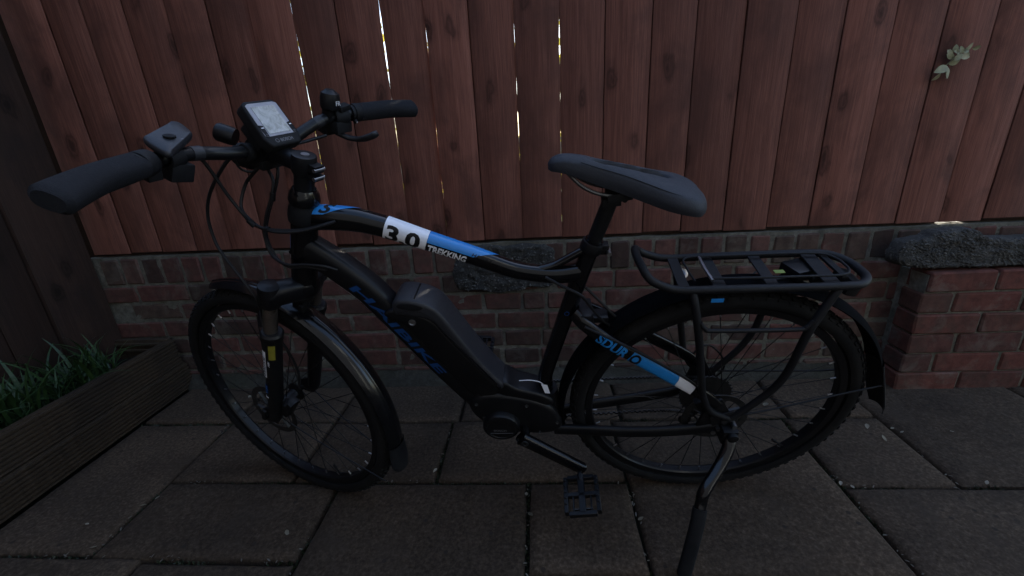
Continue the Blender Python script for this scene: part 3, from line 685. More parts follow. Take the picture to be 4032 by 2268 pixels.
part(TT.patch(xl(.872), lambda q: xl(.845) + .065 * q, 34, 112, .0006), 'blue_flash', 'blue_decal', top)
TT.text('S', .036, xl(.856), 44, 'black_print', top, .35, .001, .030, .0012, rad=.024)
TT.text('SDURO', .010, xl(.903), 62, 'blue_decal', top, .2, .0003, .026, .001)
def head_patch(z0, z1, a0, a1, mat):
    ax_ = Vector((-.3354, 0, .9421)); fw = Vector((.9421, 0, .3354)); la = Vector((0, 1, 0)); o = Vector((.9476, 0, .773)); vs = []; na = 8
    for z in (z0, z1):
        for j in range(na + 1): a = R(a0 + (a1 - a0) * j / na); vs.append(o + ax_ * z + (fw * math.cos(a) + la * math.sin(a)) * (.0276 - .002 * z / .2 * .6))
    part(MB().add(vs, [(j, j + 1, na + 2 + j, na + 1 + j) for j in range(na)]), 'head_badge', mat, head)
head_patch(.075, .115, -20, 38, 'blue_decal'); head_patch(.058, .074, -20, 36, 'white_decal')
part(MB().sweep(spline([(.428, 0, .778), (.39, 0, .790), (.335, 0, .822)], 8), .010, .0085, seg=16), 'gusset', 'gloss_black')
DT = Tube([(.930, 0, .868), (.868, 0, .812), (.808, 0, .744), (.767, 0, .674), (.655, 0, .478), (.595, 0, .385)], [.024, .0275, .029, .029, .030, .031], [.030, .031, .031, .031, .032, .034], 10, 3.2)
down = part(DT.mesh(MB(), 28), 'down_tube', 'satin_black')
dl = DT.l_at_x
DT.text('HAIBIKE', .027, dl(.832), 0, 'blue_dim', down, .12, .0007, .318, .0009, 1, .031, -.0115)
for q in range(8): pass
part(DT.patch(dl(.846), dl(.79), -62, -55, .0010, 10, 2), 'white_stripe', 'white_decal', down)
part(DT.patch(dl(.80), dl(.66), -64, -58, .0009, 16, 2), 'blue_stripe', 'blue_dim', down)
part(MB().sweep(spline([(.289, 0, .912), (.316, 0, .833), (.343, 0, .745), (.376, 0, .628), (.411, 0, .50), (.420, 0, .455), (.418, 0, .40)], 6)[5:], .0178, .0185, seg=24), 'seat_tube', 'gloss_black')
flat_text('O', .016, (.372, .0188, .665), (-.95, 0, .3), (.3, 0, .95), 'blue_dim', bike)
part(MB().lathe((.3165, 0, .832), (-.315, 0, .949), [(.0178, -.012), (.0225, -.012), (.0235, -.004), (.0225, .010), (.0178, .010)], 28, True).box((.292, 0, .826), (.016, .024, .020)).build('seat_clamp', 'satin_black', bike, bevel=.001) and MB().cyl((.284, .0, .822), (.284, .022, .822), .0048, seg=14), 'clamp_bolt', 'alloy')
part(MB().cyl((.3165, 0, .832), (.2865, 0, .925), .0152, seg=24), 'seat_post', 'satin_black')
for s in (1, -1):
    SS = Tube([(.352, s * .018, .672), (.3265, s * .036, .652), (.27, s * .050, .612), (.195, s * .056, .560), (.115, s * .062, .505), (.055, s * .066, .462), (.012, s * .067, .425)], [.009, .0095, .010, .0095, .0085, .008, .007], [.0135, .0155, .0165, .0165, .016, .015, .012], 8, 2.8)
    st = part(SS.mesh(MB(), 20), 'seat_stay', 'gloss_black')
    if s == 1:
        sl_ = SS.l_at_x; part(SS.patch(lambda q: sl_(.228), lambda q: sl_(.125) + .014 * (1 - q), -62, 78), 'blue_band', 'blue_decal', st)
        part(SS.patch(lambda q: sl_(.125) + .0145 * (1 - q), lambda q: sl_(.075) - .012 * q, -62, 78), 'white_band', 'white_decal', st)
        SS.text('SDUR', .034, sl_(.299), 0, 'blue_decal', st, 0, .0012, .078, .001, 1, .0165, -.0130)
        SS.text('O', .034, sl_(.2275), 0, 'black_print', st, 0, .0010, .026, .0014, 1, .0165, -.0130)
    part(MB().sweep(spline([(.40, s * .030, .285), (.306, s * .042, .296), (.20, s * .054, .305), (.09, s * .062, .322), (.0, s * .067, .345)], 8), .0095, [.0170] * 33, seg=18, power=2.6), 'chain_stay', 'satin_black')
    mb = MB().prism([(.045, .322), (.05, .35), (.03, .44), (.005, .445), (-.02, .40), (-.032, .37), (-.028, .335), (0, .318)], s * .062, s * .070)
    part(mb, 'dropout', 'satin_black', bevel=.002)
part(MB().cyl((0, .0, .352), (.0, .084, .352), .006, seg=14).cyl((-.030, .07, .372), (-.030, .092, .372), .0062, seg=14).cyl((.008, .07, .332), (.008, .078, .332), .006, seg=14), 'axle_bolts', 'alloy')
part(MB().box((.325, 0, .665), (.03, .07, .022)).box((.30, 0, .650), (.05, .036, .016)), 'stay_bridge', 'satin_black', bevel=.004)

# --- battery, motor, cranks
bat_o = [(.748, .694), (.7525, .712), (.746, .728), (.730, .735), (.700, .731), (.668, .717), (.645, .692), (.612, .625), (.578, .555), (.545, .498), (.5245, .468), (.527, .452), (.540, .458), (.588, .531), (.620, .586), (.647, .633), (.672, .672), (.70, .684), (.73, .690)]
def smooth_prism(outline, hw, inset=.010, n=4, steps=3):
    P = spline([(x, 0, z) for x, z in outline], n, True); c = sum(P, Vector()) / len(P); m = len(P); nor = []
    for i in range(m):
        t = (P[(i + 1) % m] - P[i - 1]).normalized(); nor.append(Vector((t.z, 0, -t.x)))
    if sum((P[i] - c).dot(nor[i]) for i in range(m)) < 0: nor = [-q for q in nor]
    rings = []
    for k in range(steps + 1):
        a = math.pi / 2 * k / steps; rings.append((inset * (1 - math.cos(a)) - 0 * inset, hw - inset + inset * math.sin(a)))
    prof = [(ins, -y) for ins, y in rings[::-1]] + [(ins, y) for ins, y in rings]
    vs = []; fs = []
    for ins, y in prof:
        for i in range(m): q = P[i] - nor[i] * ins; vs.append((q.x, y, q.z))
    for k in range(len(prof) - 1):
        for i in range(m): j = (i + 1) % m; fs.append((k * m + i, k * m + j, (k + 1) * m + j, (k + 1) * m + i))
    fs += [tuple(range(m)), tuple(range((len(prof) - 1) * m, len(prof) * m))[::-1]]
    return MB().add(vs, fs)
bat = part(smooth_prism(bat_o, .0405, .009), 'battery', 'plastic_grey', angle=60)
part(smooth_prism([(.740, .716), (.732, .727), (.705, .726), (.680, .716), (.690, .706), (.72, .708)], .0412, .003, 3), 'handle_recess', 'matte_black', bat)
part(MB().box((.700, .0, .7275), (.006, .06, .008), Matrix.Rotation(R(14), 3, 'Y')), 'handle_tab', 'matte_black', bat)
part(MB().pipe([(.742, .0402, .701), (.705, .0402, .706), (.674, .0402, .692), (.650, .0402, .655), (.592, .0402, .548), (.541, .0402, .467)], .0012, 6, 5), 'battery_seam', 'black_print', bat)
flat_text('BOSCH', .0085, (.566, .0409, .537), (-.52, 0, -.85), (.85, 0, -.52), 'grey_print', bat)
part(smooth_prism([(.775, .690), (.752, .705), (.70, .69), (.668, .668), (.640, .62), (.585, .525), (.540, .452), (.552, .425), (.59, .425), (.620, .452), (.680, .562), (.730, .652)], .0365, .006), 'battery_cradle', 'satin_black', angle=60)
part(MB().lathe((.7135, .0375, .672), (0, 1, 0), [(0, 0), (.0085, 0), (.0085, .003), (.006, .0035), (.005, .001), (0, .001)], 20), 'lock', 'alloy')
mot = part(smooth_prism([(.622, .392), (.60, .422), (.56, .432), (.50, .424), (.44, .404), (.402, .374), (.382, .33), (.380, .302), (.398, .282), (.44, .274), (.50, .278), (.56, .298), (.606, .340)], .041, .014, 5), 'motor', 'satin_black', angle=60)
part(smooth_prism([(.545, .462), (.52, .47), (.49, .448), (.43, .425), (.40, .40), (.42, .385), (.50, .41), (.54, .43)], .036, .008, 4), 'motor_cowl', 'satin_black')
cov = part(MB().lathe((.5405, .046, .322), (0, 1, 0), [(0.0495, -.01), (.0495, .006), (.046, .012), (.038, .0135), (.037, .0120), (0, .0122)], 40), 'motor_cover', 'satin_black')
flat_text('BOSCH', .0105, (.561, .0586, .311), (-1, 0, 0), (0, 0, 1), 'grey_print', cov, None, 0, .0001)
part(MB().box((.540, .0585, .3035), (.06, .0006, .0011)), 'print_line', 'grey_print', cov)
part(MB().sweep([(.395, .0, .30), (.41, .0, .415)], .026, .02, seg=16), 'motor_bracket', 'satin_black')
for bx_, bz_ in ((.600, .398), (.470, .392), (.392, .325), (.585, .345), (.440, .287)):
    part(MB().lathe((bx_, .0395, bz_), (0, 1, 0), [(0, 0), (.0048, 0), (.0048, .0030), (.0034, .0036), (.0026, .0022), (0, .0022)], 14), 'motor_bolt', 'dark_steel', mot)
part(MB().lathe((.478, .088, .303), (0, 1, 0), [(0, 0), (.0095, 0), (.0095, .0035), (.005, .0035), (.0045, .001), (0, .001)], 18), 'crank_bolt', 'dark_steel')
# paper tag tied under the seat tube
part(MB().pipe([(.487, .01, .452), (.46, .012, .4555), (.437, .014, .452), (.426, .018, .447)], .0012, 6, 5), 'tag_string', 'white_decal')
part(MB().add([(.431, .022, .452), (.416, .0225, .449), (.409, .026, .422), (.422, .027, .425)], [(0, 1, 2, 3)]).add([(.431, .0226, .452), (.416, .0231, .449), (.409, .0266, .422), (.422, .0276, .425)], [(3, 2, 1, 0)]), 'paper_tag', 'white_decal')
BB = Vector((.478, 0, .303))
def crank(s, d):
    e = BB + Vector((d[0] * .17, s * .094, d[1] * .17)); a = BB + Vector((0, s * .078, 0))
    mb = MB().sweep(spline([a - Vector((d[0], 0, d[1])) * .012, a, a.lerp(e, .5), e, e + Vector((d[0], 0, d[1])) * .010], 6), [.0125 - .002 * k / 24 for k in range(25)], [.0205 - .004 * k / 24 for k in range(25)], seg=16, power=3)
    mb.cyl((BB.x, s * .04, BB.z), (BB.x, s * .088, BB.z), .0125, seg=18)
    c = part(mb, 'crank_arm', 'gloss_black'); e.y = s * .104; return e
d_ = Vector((-.835, -.55)).normalized()
pe = crank(1, d_); pf = crank(-1, -d_)
def pedal(o, s, tilt):
    M = T(*o) @ Matrix.Rotation(tilt, 4, 'Y'); mb = MB()
    mb.cyl((0, 0, 0), (0, s * .104, 0), .0058, seg=12); mb.cyl((0, s * .012, 0), (0, s * .03, 0), .011, .009, 14)
    for x in (-.040, .040): mb.bar((x * .98, s * .020, 0), (x, s * .112, 0), .010, .018, (1, 0, 0))
    for y, hw in ((.020, .034), (.066, .038), (.114, .034)): mb.bar((-hw, s * y, 0), (hw, s * y, 0), .010, .014, (0, 1, 0))
    mb.bar((0, s * .020, 0), (0, s * .114, 0), .016, .014, (1, 0, 0))
    for x in (-.022, .022): mb.bar((x, s * .066, 0), (x, s * .114, 0), .004, .010, (1, 0, 0))
    for x in (-.040, .040):
        for y in (.03, .045, .06, .075, .09): mb.box((x, s * y, .010), (.006, .005, .006)); mb.box((x, s * y, -.010), (.006, .005, .006))
    p = mb.build('pedal', 'satin_black', bike, M, bevel=.0008, seg=1)
    MB().box((0, s * .103, .0), (.05, .0015, .008)).build('reflector', 'dark_steel', p)
pedal(pe + Vector((0, .002, 0)), 1, R(10)); pedal(pf - Vector((0, .002, 0)), -1, R(-6))
mb = MB().lathe((BB.x, -.052, BB.z), (0, 1, 0), [(.052, 0), (.076, 0), (.0775, .0012), (.076, .0025), (.052, .0025)], 60, True)
for k in range(38): a = 2 * math.pi * k / 38; mb.box((BB.x + .0785 * math.cos(a), -.0508, BB.z + .0785 * math.sin(a)), (.005, .0022, .005), Matrix.Rotation(-a, 3, 'Y'))
for k in range(5): a = 2 * math.pi * k / 5; mb.bar(BB + Vector((0, -.051, 0)), BB + Vector((.056 * math.cos(a), -.051, .056 * math.sin(a))), .014, .003, (0, 1, 0))
part(mb, 'chainring', 'dark_steel')
# chain and derailleur on the far side
mb = MB(); CP = spline([(.478, -.050, .381), (.30, -.050, .390), (.10, -.049, .398), (.0, -.048, .395)], 40)
for k in range(0, len(CP) - 1):
    mb.box(CP[k].lerp(CP[k + 1], .5) + Vector((0, .002 if k % 2 else -.002, 0)), ((CP[k + 1] - CP[k]).length * 1.15, .0022, .007))
part(mb, 'chain_run', 'dark_steel'); mb = MB()
CP = spline([(.470, -.050, .227), (.30, -.050, .245), (.10, -.049, .262), (.02, -.048, .252), (-.012, -.048, .225)], 30)
for k in range(0, len(CP) - 1): mb.box(CP[k].lerp(CP[k + 1], .5) + Vector((0, .002 if k % 2 else -.002, 0)), ((CP[k + 1] - CP[k]).length * 1.15, .0022, .007))
part(mb, 'chain_run', 'dark_steel')
mb = MB().bar((-.010, -.065, .335), (-.025, -.07, .275), .016, .018, (1, 0, 0)).bar((-.025, -.055, .285), (.028, -.052, .225), .020, .006, (1, 0, 0)).cyl((-.02, -.052, .28), (-.02, -.046, .28), .020, seg=20).cyl((.026, -.052, .225), (.026, -.046, .225), .018, seg=20)
part(mb, 'derailleur', 'satin_black', bevel=.001, seg=1)

# --- wheels
def wheel(name, M, s_rotor):
    W = empty(name, M, bike); mb = MB(); prof = []
    for k in range(19):
        a = R(-128 + 256 * k / 18); prof.append((.3335 + .0215 * math.cos(a), .0222 * math.sin(a)))
    mb.lathe((0, 0, 0), (0, 1, 0), prof, 120, True)
    nk = 84
    for k in range(nk):
        for (off, lat, rr, sx, sy, sz) in ((0, .0035, .3552, .011, .0060, .0042), (.5, -.0035, .3552, .011, .0060, .0042), (.25, .0125, .3517, .010, .0068, .0056), (.75, -.0125, .3517, .010, .0068, .0056), (.1, .0182, .3455, .013, .0050, .0046), (.6, -.0182, .3455, .013, .0050, .0046)):
            a = 2 * math.pi * (k + off) / nk; tilt = math.asin(max(-1, min(1, lat / .0225)))
            Mr = Matrix.Rotation(-a, 3, 'Y') @ Matrix.Rotation(tilt, 3, 'Z')
            mb.box((rr * math.cos(a), lat, rr * math.sin(a)), (sz, sy, sx), Mr)
    mb.build('tyre', 'rubber', W, angle=40)
    MB().lathe((0, 0, 0), (0, 1, 0), [(.2985, -.0085), (.301, -.0125), (.3165, -.0135), (.3165, .0135), (.301, .0125), (.2985, .0085)], 120, True).build('rim', 'satin_black', W, angle=30)
    MB().lathe((0, 0, 0), (0, 1, 0), [(0, -.054), (.008, -.054), (.010, -.04), (.028, -.034), (.029, -.030), (.016, -.024), (.016, .024), (.029, .030), (.028, .034), (.012, .04), (.010, .056), (0, .056)], 28).build('hub', 'satin_black', W)
    sm = None; nm = MB().cyl((0, 0, 0), (0, 0, -.012), .0021, .0019, 8).mesh('nipple'); nm.materials.append(MATS['alloy'])
    for k in range(32):
        s = 1 if k % 2 else -1; a = 2 * math.pi * (k + .5) / 32; ah = a + (1 if (k // 2) % 2 else -1) * 2 * math.pi * 3 / 16 * (.93)
        h_ = Vector((.0265 * math.cos(ah), s * .032, .0265 * math.sin(ah))); r_ = Vector((.2975 * math.cos(a), 0, .2975 * math.sin(a)))
        if sm is None:
            sm = MB().cyl((0, 0, 0), (0, 0, 1), .00105, seg=6, cap=False).mesh('spoke'); sm.materials.append(MATS['satin_black'])
        d = r_ - h_; q = Vector((0, 0, 1)).rotation_difference(d.normalized()).to_matrix().to_4x4()
        link('spoke', sm, None, W, T(*h_) @ q @ Matrix.Diagonal((1, 1, d.length, 1)))
        link('nipple', nm, None, W, T(*r_) @ q)
    mb = MB().lathe((0, s_rotor * .046, 0), (0, 1, 0), [(.064, 0), (.080, 0), (.080, .0018), (.064, .0018)], 72, True)
    for k in range(6):
        a = 2 * math.pi * k / 6; mb.bar((.02 * math.cos(a), s_rotor * .0468, .02 * math.sin(a)), (.066 * math.cos(a + .5), s_rotor * .0468, .066 * math.sin(a + .5)), .007, .0018, (0, 1, 0))
    mb.lathe((0, s_rotor * .046, 0), (0, 1, 0), [(.012, 0), (.024, 0), (.024, .0018), (.012, .0018)], 24, True)
    mb.build('brake_rotor', 'dark_steel', W, angle=30)
    mb = MB().cyl((-.2975, 0, 0), (-.262, 0, 0), .0026, seg=10).cyl((-.268, 0, 0), (-.255, 0, 0), .004, .0034, 10)
    mb.build('valve', 'matte_black', W, Matrix.Rotation(R(-38), 4, 'Y'))
    MB().lathe((0, 0, 0), (0, 1, 0), [(.3235, -.0208), (.3265, -.0212), (.3265, -.0215), (.3235, -.0211)], 100, True)
    return W
rw_ = wheel('rear_wheel', T(0, 0, .356), 1)
mb = MB()
for k, r_ in enumerate((.066, .060, .054, .048, .043, .038, .033, .028, .024)):
    mb.lathe((0, -.026 - .0039 * k, 0), (0, 1, 0), [(.015, 0), (r_, 0), (r_, .0018), (.015, .0018)], 40, True)
    nt_ = int(r_ * 520)
    for q in range(nt_): a = 2 * math.pi * q / nt_; mb.box(((r_ + .0018) * math.cos(a), -.0251 - .0039 * k, (r_ + .0018) * math.sin(a)), (.004, .0016, .0045), Matrix.Rotation(-a, 3, 'Y'))
mb.build('cassette', 'dark_steel', rw_, angle=30)
fw_ = wheel('front_wheel', FM @ T(*AX) @ Matrix.Rotation(R(-10), 4, 'Y'), 1)

# --- mudguards
def guard(name, R0, a0, a1, hw, parent, matrix, flap=None, mat='gloss_black'):
    n = 60; na = 12; vs = []; fs = []
    for side_ in (0, 1):
        for i in range(n + 1):
            a = R(a0 + (a1 - a0) * i / n)
            for j in range(na + 1):
                t = -1 + 2 * j / na; rr = R0 - .013 * abs(t) ** 2.4 - side_ * .0022; y = t * (hw - .0012 * side_)
                if name and i < 2: y *= (.75 + .25 * i / 2)
                vs.append((rr * math.cos(a), y, rr * math.sin(a)))
    m = (n + 1) * (na + 1)
    for i in range(n):
        for j in range(na):
            a = i * (na + 1) + j; fs.append((a, a + 1, a + na + 2, a + na + 1)); fs.append((m + a + na + 1, m + a + na + 2, m + a + 1, m + a))
    for i in range(n):
        for j in (0, na): a = i * (na + 1) + j; b = a + na + 1; fs.append((a, b, m + b, m + a))
    for j in range(na):
        for i in (0, n): a = i * (na + 1) + j; fs.append((a, a + 1, m + a + 1, m + a))
    g_ = MB().add(vs, fs).build(name, mat, parent, matrix, angle=50)
    if flap:
        vs = []; fs = []; (l, out) = flap; a = R(a1); nn = 10; d = Vector((-math.sin(a), 0, math.cos(a))) * (1 if a1 > a0 else -1); o = Vector((math.cos(a), 0, math.sin(a)))
        for side_ in (0, 1):
            for i in range(nn + 1):
                q = i / nn
                for j in range(na + 1):
                    t = -1 + 2 * j / na; wv = (hw + .001) * (1 + .10 * math.sin(q * 2.6)) * (1 - .25 * max(0, q - .8) * 5)
                    p = o * (R0 + .002 - .011 * abs(t) ** 2.4 - side_ * .003 + out * q * q) + d * (l * q - .012); vs.append((p.x, t * wv, p.z))
        m = (nn + 1) * (na + 1)
        for i in range(nn):
            for j in range(na): b = i * (na + 1) + j; fs += [(b, b + 1, b + na + 2, b + na + 1), (m + b + na + 1, m + b + na + 2, m + b + 1, m + b)]
        for i in range(nn):
            for j in (0, na): b = i * (na + 1) + j; c = b + na + 1; fs.append((b, c, m + c, m + b))
        for j in range(na): b = nn * (na + 1) + j; fs.append((b, b + 1, m + b + 1, m + b))
        MB().add(vs, fs).build('mud_flap', 'matte_black', g_, angle=50)
    return g_
WF = FM @ T(*AX)
# angles run in the wheel plane from forward (0) over the top (90) to the rear (180)
fg = guard('front_mudguard', .382, 53, 168, .0285, bike, WF, (.085, .012))
MB().sweep([(.382 * math.cos(R(53 + k * 5.7)), 0, .382 * math.sin(R(53 + k * 5.7)) + 0) for k in range(21)], .006, .0022, (0, 1, 0), 8).build('ridge', 'gloss_black', fg)
for s in (1, -1):
    MB().pipe([(.0, s * .062, .02), (-.15, s * .048, -.02), (-.365, s * .03, -.02 - .03)], .0017, 6, 4).build('stay', 'satin_black', fg)
rg = guard('rear_mudguard', .389, -14, 158, .030, bike, T(0, 0, .356), (.185, .0), 'guard_black')
for s in (1, -1):
    MB().pipe([(-.035, s * .074, .038), (-.10, s * .066, .045), (-.27, s * .040, .070), (-.372, s * .030, .092)], .0024, 8, 6).build('stay', 'satin_black', rg)

# --- saddle
sx = [.402, .397, .388, .372, .345, .31, .27, .23, .200, .178, .156, .137, .124]
sw = [.004, .013, .019, .0225, .0245, .028, .036, .050, .063, .071, .073, .066, .050]
sz = [1.006, 1.013, 1.018, 1.0205, 1.017, 1.008, .997, .985, .976, .970, .963, .954, .944]
sd_ = [.010, .018, .023, .028, .034, .039, .042, .043, .043, .042, .040, .036, .026]
def saddle():
    X = spline([(a, b, c) for a, b, c in zip(sx, sw, sz)], 4); D = spline([(d, 0, 0) for d in sd_], 4); ny = 36; vs = []; fs = []
    for i, p in enumerate(X):
        drop = D[i].x
        for j in range(ny + 1):
            t = -1 + 2 * j / ny; u = abs(t)
            if u < .62: yy = t / .62 * .86 * p.y; zz = -.30 * drop * (u / .62) ** 2.2
            else:
                q = (u - .62) / .38; yy = math.copysign(p.y * (.86 + .14 * math.sin(q * math.pi / 2 * 1.25)) * (1 - .10 * max(0, q - .55)), t); zz = -.30 * drop - .75 * drop * q ** 1.15
            # pressure channel down the middle
            g_ = math.exp(-(yy / .0088) ** 4) * max(0, min(1, (.325 - p.x) / .02)) * max(0, min(1, (p.x - .182) / .015)); notch = math.exp(-(yy / .012) ** 2) * max(0, (.135 - p.x) / .025) * .012
            vs.append((p.x + notch, yy, p.z + zz - .030 * g_))
    n = ny + 1
    for i in range(len(X) - 1):
        for j in range(ny): a = i * n + j; fs.append((a, a + 1, a + n + 1, a + n))
    # shell underneath
    o = len(vs)
    for i, p in enumerate(X): vs += [(p.x, -p.y * .8, p.z - D[i].x * .9), (p.x, p.y * .8, p.z - D[i].x * .9)]
    for i in range(len(X) - 1):
        a = o + 2 * i; fs.append((a, a + 1, a + 3, a + 2)); fs.append((i * n, (i + 1) * n, a + 2, a)); fs.append((i * n + ny, (i + 1) * n + ny, a + 3, a + 1))
    k = (len(X) - 1) * n; e = o + 2 * (len(X) - 1); fs.append(tuple(range(k, k + n)) + (e + 1, e))
    return MB().add(vs, fs)
sad = part(saddle(), 'saddle', 'saddle_vinyl', angle=50)
for s in (1, -1):
    seam = []
    for x_, y_, z_ in ((.345, .0215, .0075), (.31, .0238, .0105), (.27, .030, .0115), (.23, .0425, .0125), (.20, .0535, .0135), (.178, .060, .0138), (.156, .062, .0134)): 
        i = min(range(len(sx)), key=lambda q: abs(sx[q] - x_)); seam.append((x_, s * y_, sz[i] - z_ + .0012))
    MB().pipe(seam, .0007, 6, 5).build('seam', 'saddle_dark', sad)
    MB().pipe([(.375, s * .010, .998), (.34, s * .02, .965), (.30, s * .022, .948), (.25, s * .022, .946), (.20, s * .03, .945), (.17, s * .038, .945)], .0035, 8, 5).build('saddle_rail', 'dark_steel', sad)
part(MB().box((.272, 0, .943), (.045, .052, .016), Matrix.Rotation(R(8), 3, 'Y')).box((.285, 0, .930), (.034, .034, .018), Matrix.Rotation(R(8), 3, 'Y')).cyl((.262, -.02, .935), (.262, .02, .935), .005, seg=12), 'saddle_clamp', 'matte_black', bevel=.003)

# --- luggage rack
rack = part(MB().pipe([(.145, .060, .758), (.185, .060, .770), (.209, .055, .784), (.222, .034, .801), (.226, 0, .806), (.222, -.034, .801), (.209, -.055, .784), (.185, -.060, .770), (.145, -.060, .760), (.05, -.060, .761), (-.10, -.060, .762), (-.165, -.060, .761), (-.196, -.053, .759), (-.217, -.030, .756), (-.222, 0, .755), (-.217, .030, .756), (-.196, .053, .757), (-.165, .060, .758), (-.10, .060, .757), (.05, .060, .757)], .0085, 14, 7, True), 'luggage_rack', 'rack_black')
for x_, wd in ((.135, .022), (.066, .026), (-.034, .024), (-.145, .030)):
    MB().bar((x_, -.056, .762), (x_ + .004, .056, .760), wd, .004, (1, 0, 0)).build('slat', 'rack_black', rack, bevel=.001, seg=1)
for s in (1, -1):
    MB().pipe([(.122, s * .060, .752), (.114, s * .074, .715), (.094, s * .080, .63), (.066, s * .080, .50), (.052, s * .078, .455), (.028, s * .076, .412), (-.020, s * .076, .385)], .0082, 12, 6).build('stay', 'rack_black', rack)
    MB().pipe([(-.150, s * .060, .752), (-.128, s * .072, .70), (-.113, s * .080, .655), (-.107, s * .080, .555), (-.094, s * .079, .50), (-.070, s * .077, .452), (-.030, s * .076, .395), (-.005, s * .076, .372)], .0082, 12, 6).build('stay', 'rack_black', rack)
    MB().pipe([(.103, s * .080, .690), (.092, s * .083, .676), (.070, s * .083, .670), (-.085, s * .083, .670), (-.105, s * .082, .676), (-.114, s * .080, .69)], .0048, 10, 5).build('pannier_bar', 'rack_black', rack)
    MB().box((-.006, s * .0735, .384), (.058, .005, .036), Matrix.Rotation(R(20), 3, 'Y')).build('mounting_plate', 'rack_black', rack, bevel=.003)
MB().pipe([(.082, .045, .768), (.084, .0, .769), (.082, -.045, .769)], .0035, 8, 4).build('clip_hinge', 'alloy', rack)
MB().pipe([(.082, .040, .770), (.02, .044, .772), (-.10, .044, .772), (-.165, .040, .771), (-.185, .02, .770), (-.187, 0, .770), (-.185, -.02, .770), (-.165, -.040, .771), (-.10, -.044, .772), (.082, -.044, .771)], .0026, 8, 6).build('spring_clip', 'rack_black', rack)
MB().pipe([(.115, .043, .766), (.118, .0, .767), (.112, -.043, .768), (.05, -.05, .770)], .0022, 8, 6).build('spring_wire', 'rack_black', rack)
MB().pipe([(-.04, -.03, .74), (-.02, -.012, .738), (-.01, .004, .735), (-.03, .012, .738), (-.10, .0, .745), (-.13, -.01, .748)], .002, 8, 6).build('light_cable', 'cable', rack)
MB().box((-.115, -.02, .745), (.045, .05, .024), Matrix.Rotation(R(18), 3, 'Z')).cyl((-.125, .012, .745), (-.150, .016, .745), .010, .009, 14).build('carrier_bracket', 'satin_black', rack, bevel=.003)
rl_ = MB().box((-.206, 0, .726), (.026, .062, .034), Matrix.Rotation(R(-14), 3, 'Y')).build('rear_light', 'matte_black', rack, bevel=.006)
MB().box((-.2205, 0, .7225), (.004, .054, .028), Matrix.Rotation(R(-14), 3, 'Y')).build('lens', 'red_lens', rl_, bevel=.001)
MB().box((-.170, -.004, .764), (.014, .09, .006)).build('light_plate', 'matte_black', rack, bevel=.002)
MB().box((-.070, -.005, .7525), (.020, .012, .001)).build('lime_sticker', 'lime_sticker', rack)
MB().box((.075, .0695, .737), (.024, .0008, .009), Matrix.Rotation(R(0), 3, 'Y')).build('blue_tag', 'blue_decal', rack)
part(MB().cyl((.124, -.012, .749), (.124, -.006, .7535), .011, seg=20).cyl((.124, -.008, .751), (.124, -.005, .756), .006, seg=12), 'washer', 'alloy')

# --- kickstand
KS = [(-.022, .078, .352), (-.020, .108, .328), (.004, .140, .296), (.048, .185, .262), (.058, .203, .232), (.070, .235, .190), (.1005, .2975, .086)]
P = spline(KS, 8)
part(MB().box((-.020, .085, .345), (.036, .036, .044)).cyl((-.024, .072, .352), (-.024, .112, .352), .013, seg=18), 'kickstand_bracket', 'satin_black', bevel=.004)
ks = part(MB().sweep(P, [.0115] * len(P), [.0155 - .003 * k / len(P) for k in range(len(P))], (0, 0, 1), 16, 2.6), 'kickstand', 'gloss_black')
k0 = int(len(P) * .70); part(MB().sweep(P[k0:], [.0150] * (len(P) - k0), [.0165] * (len(P) - k0), (0, 0, 1), 16, 2.6), 'kickstand_sleeve', 'rubber', ks)

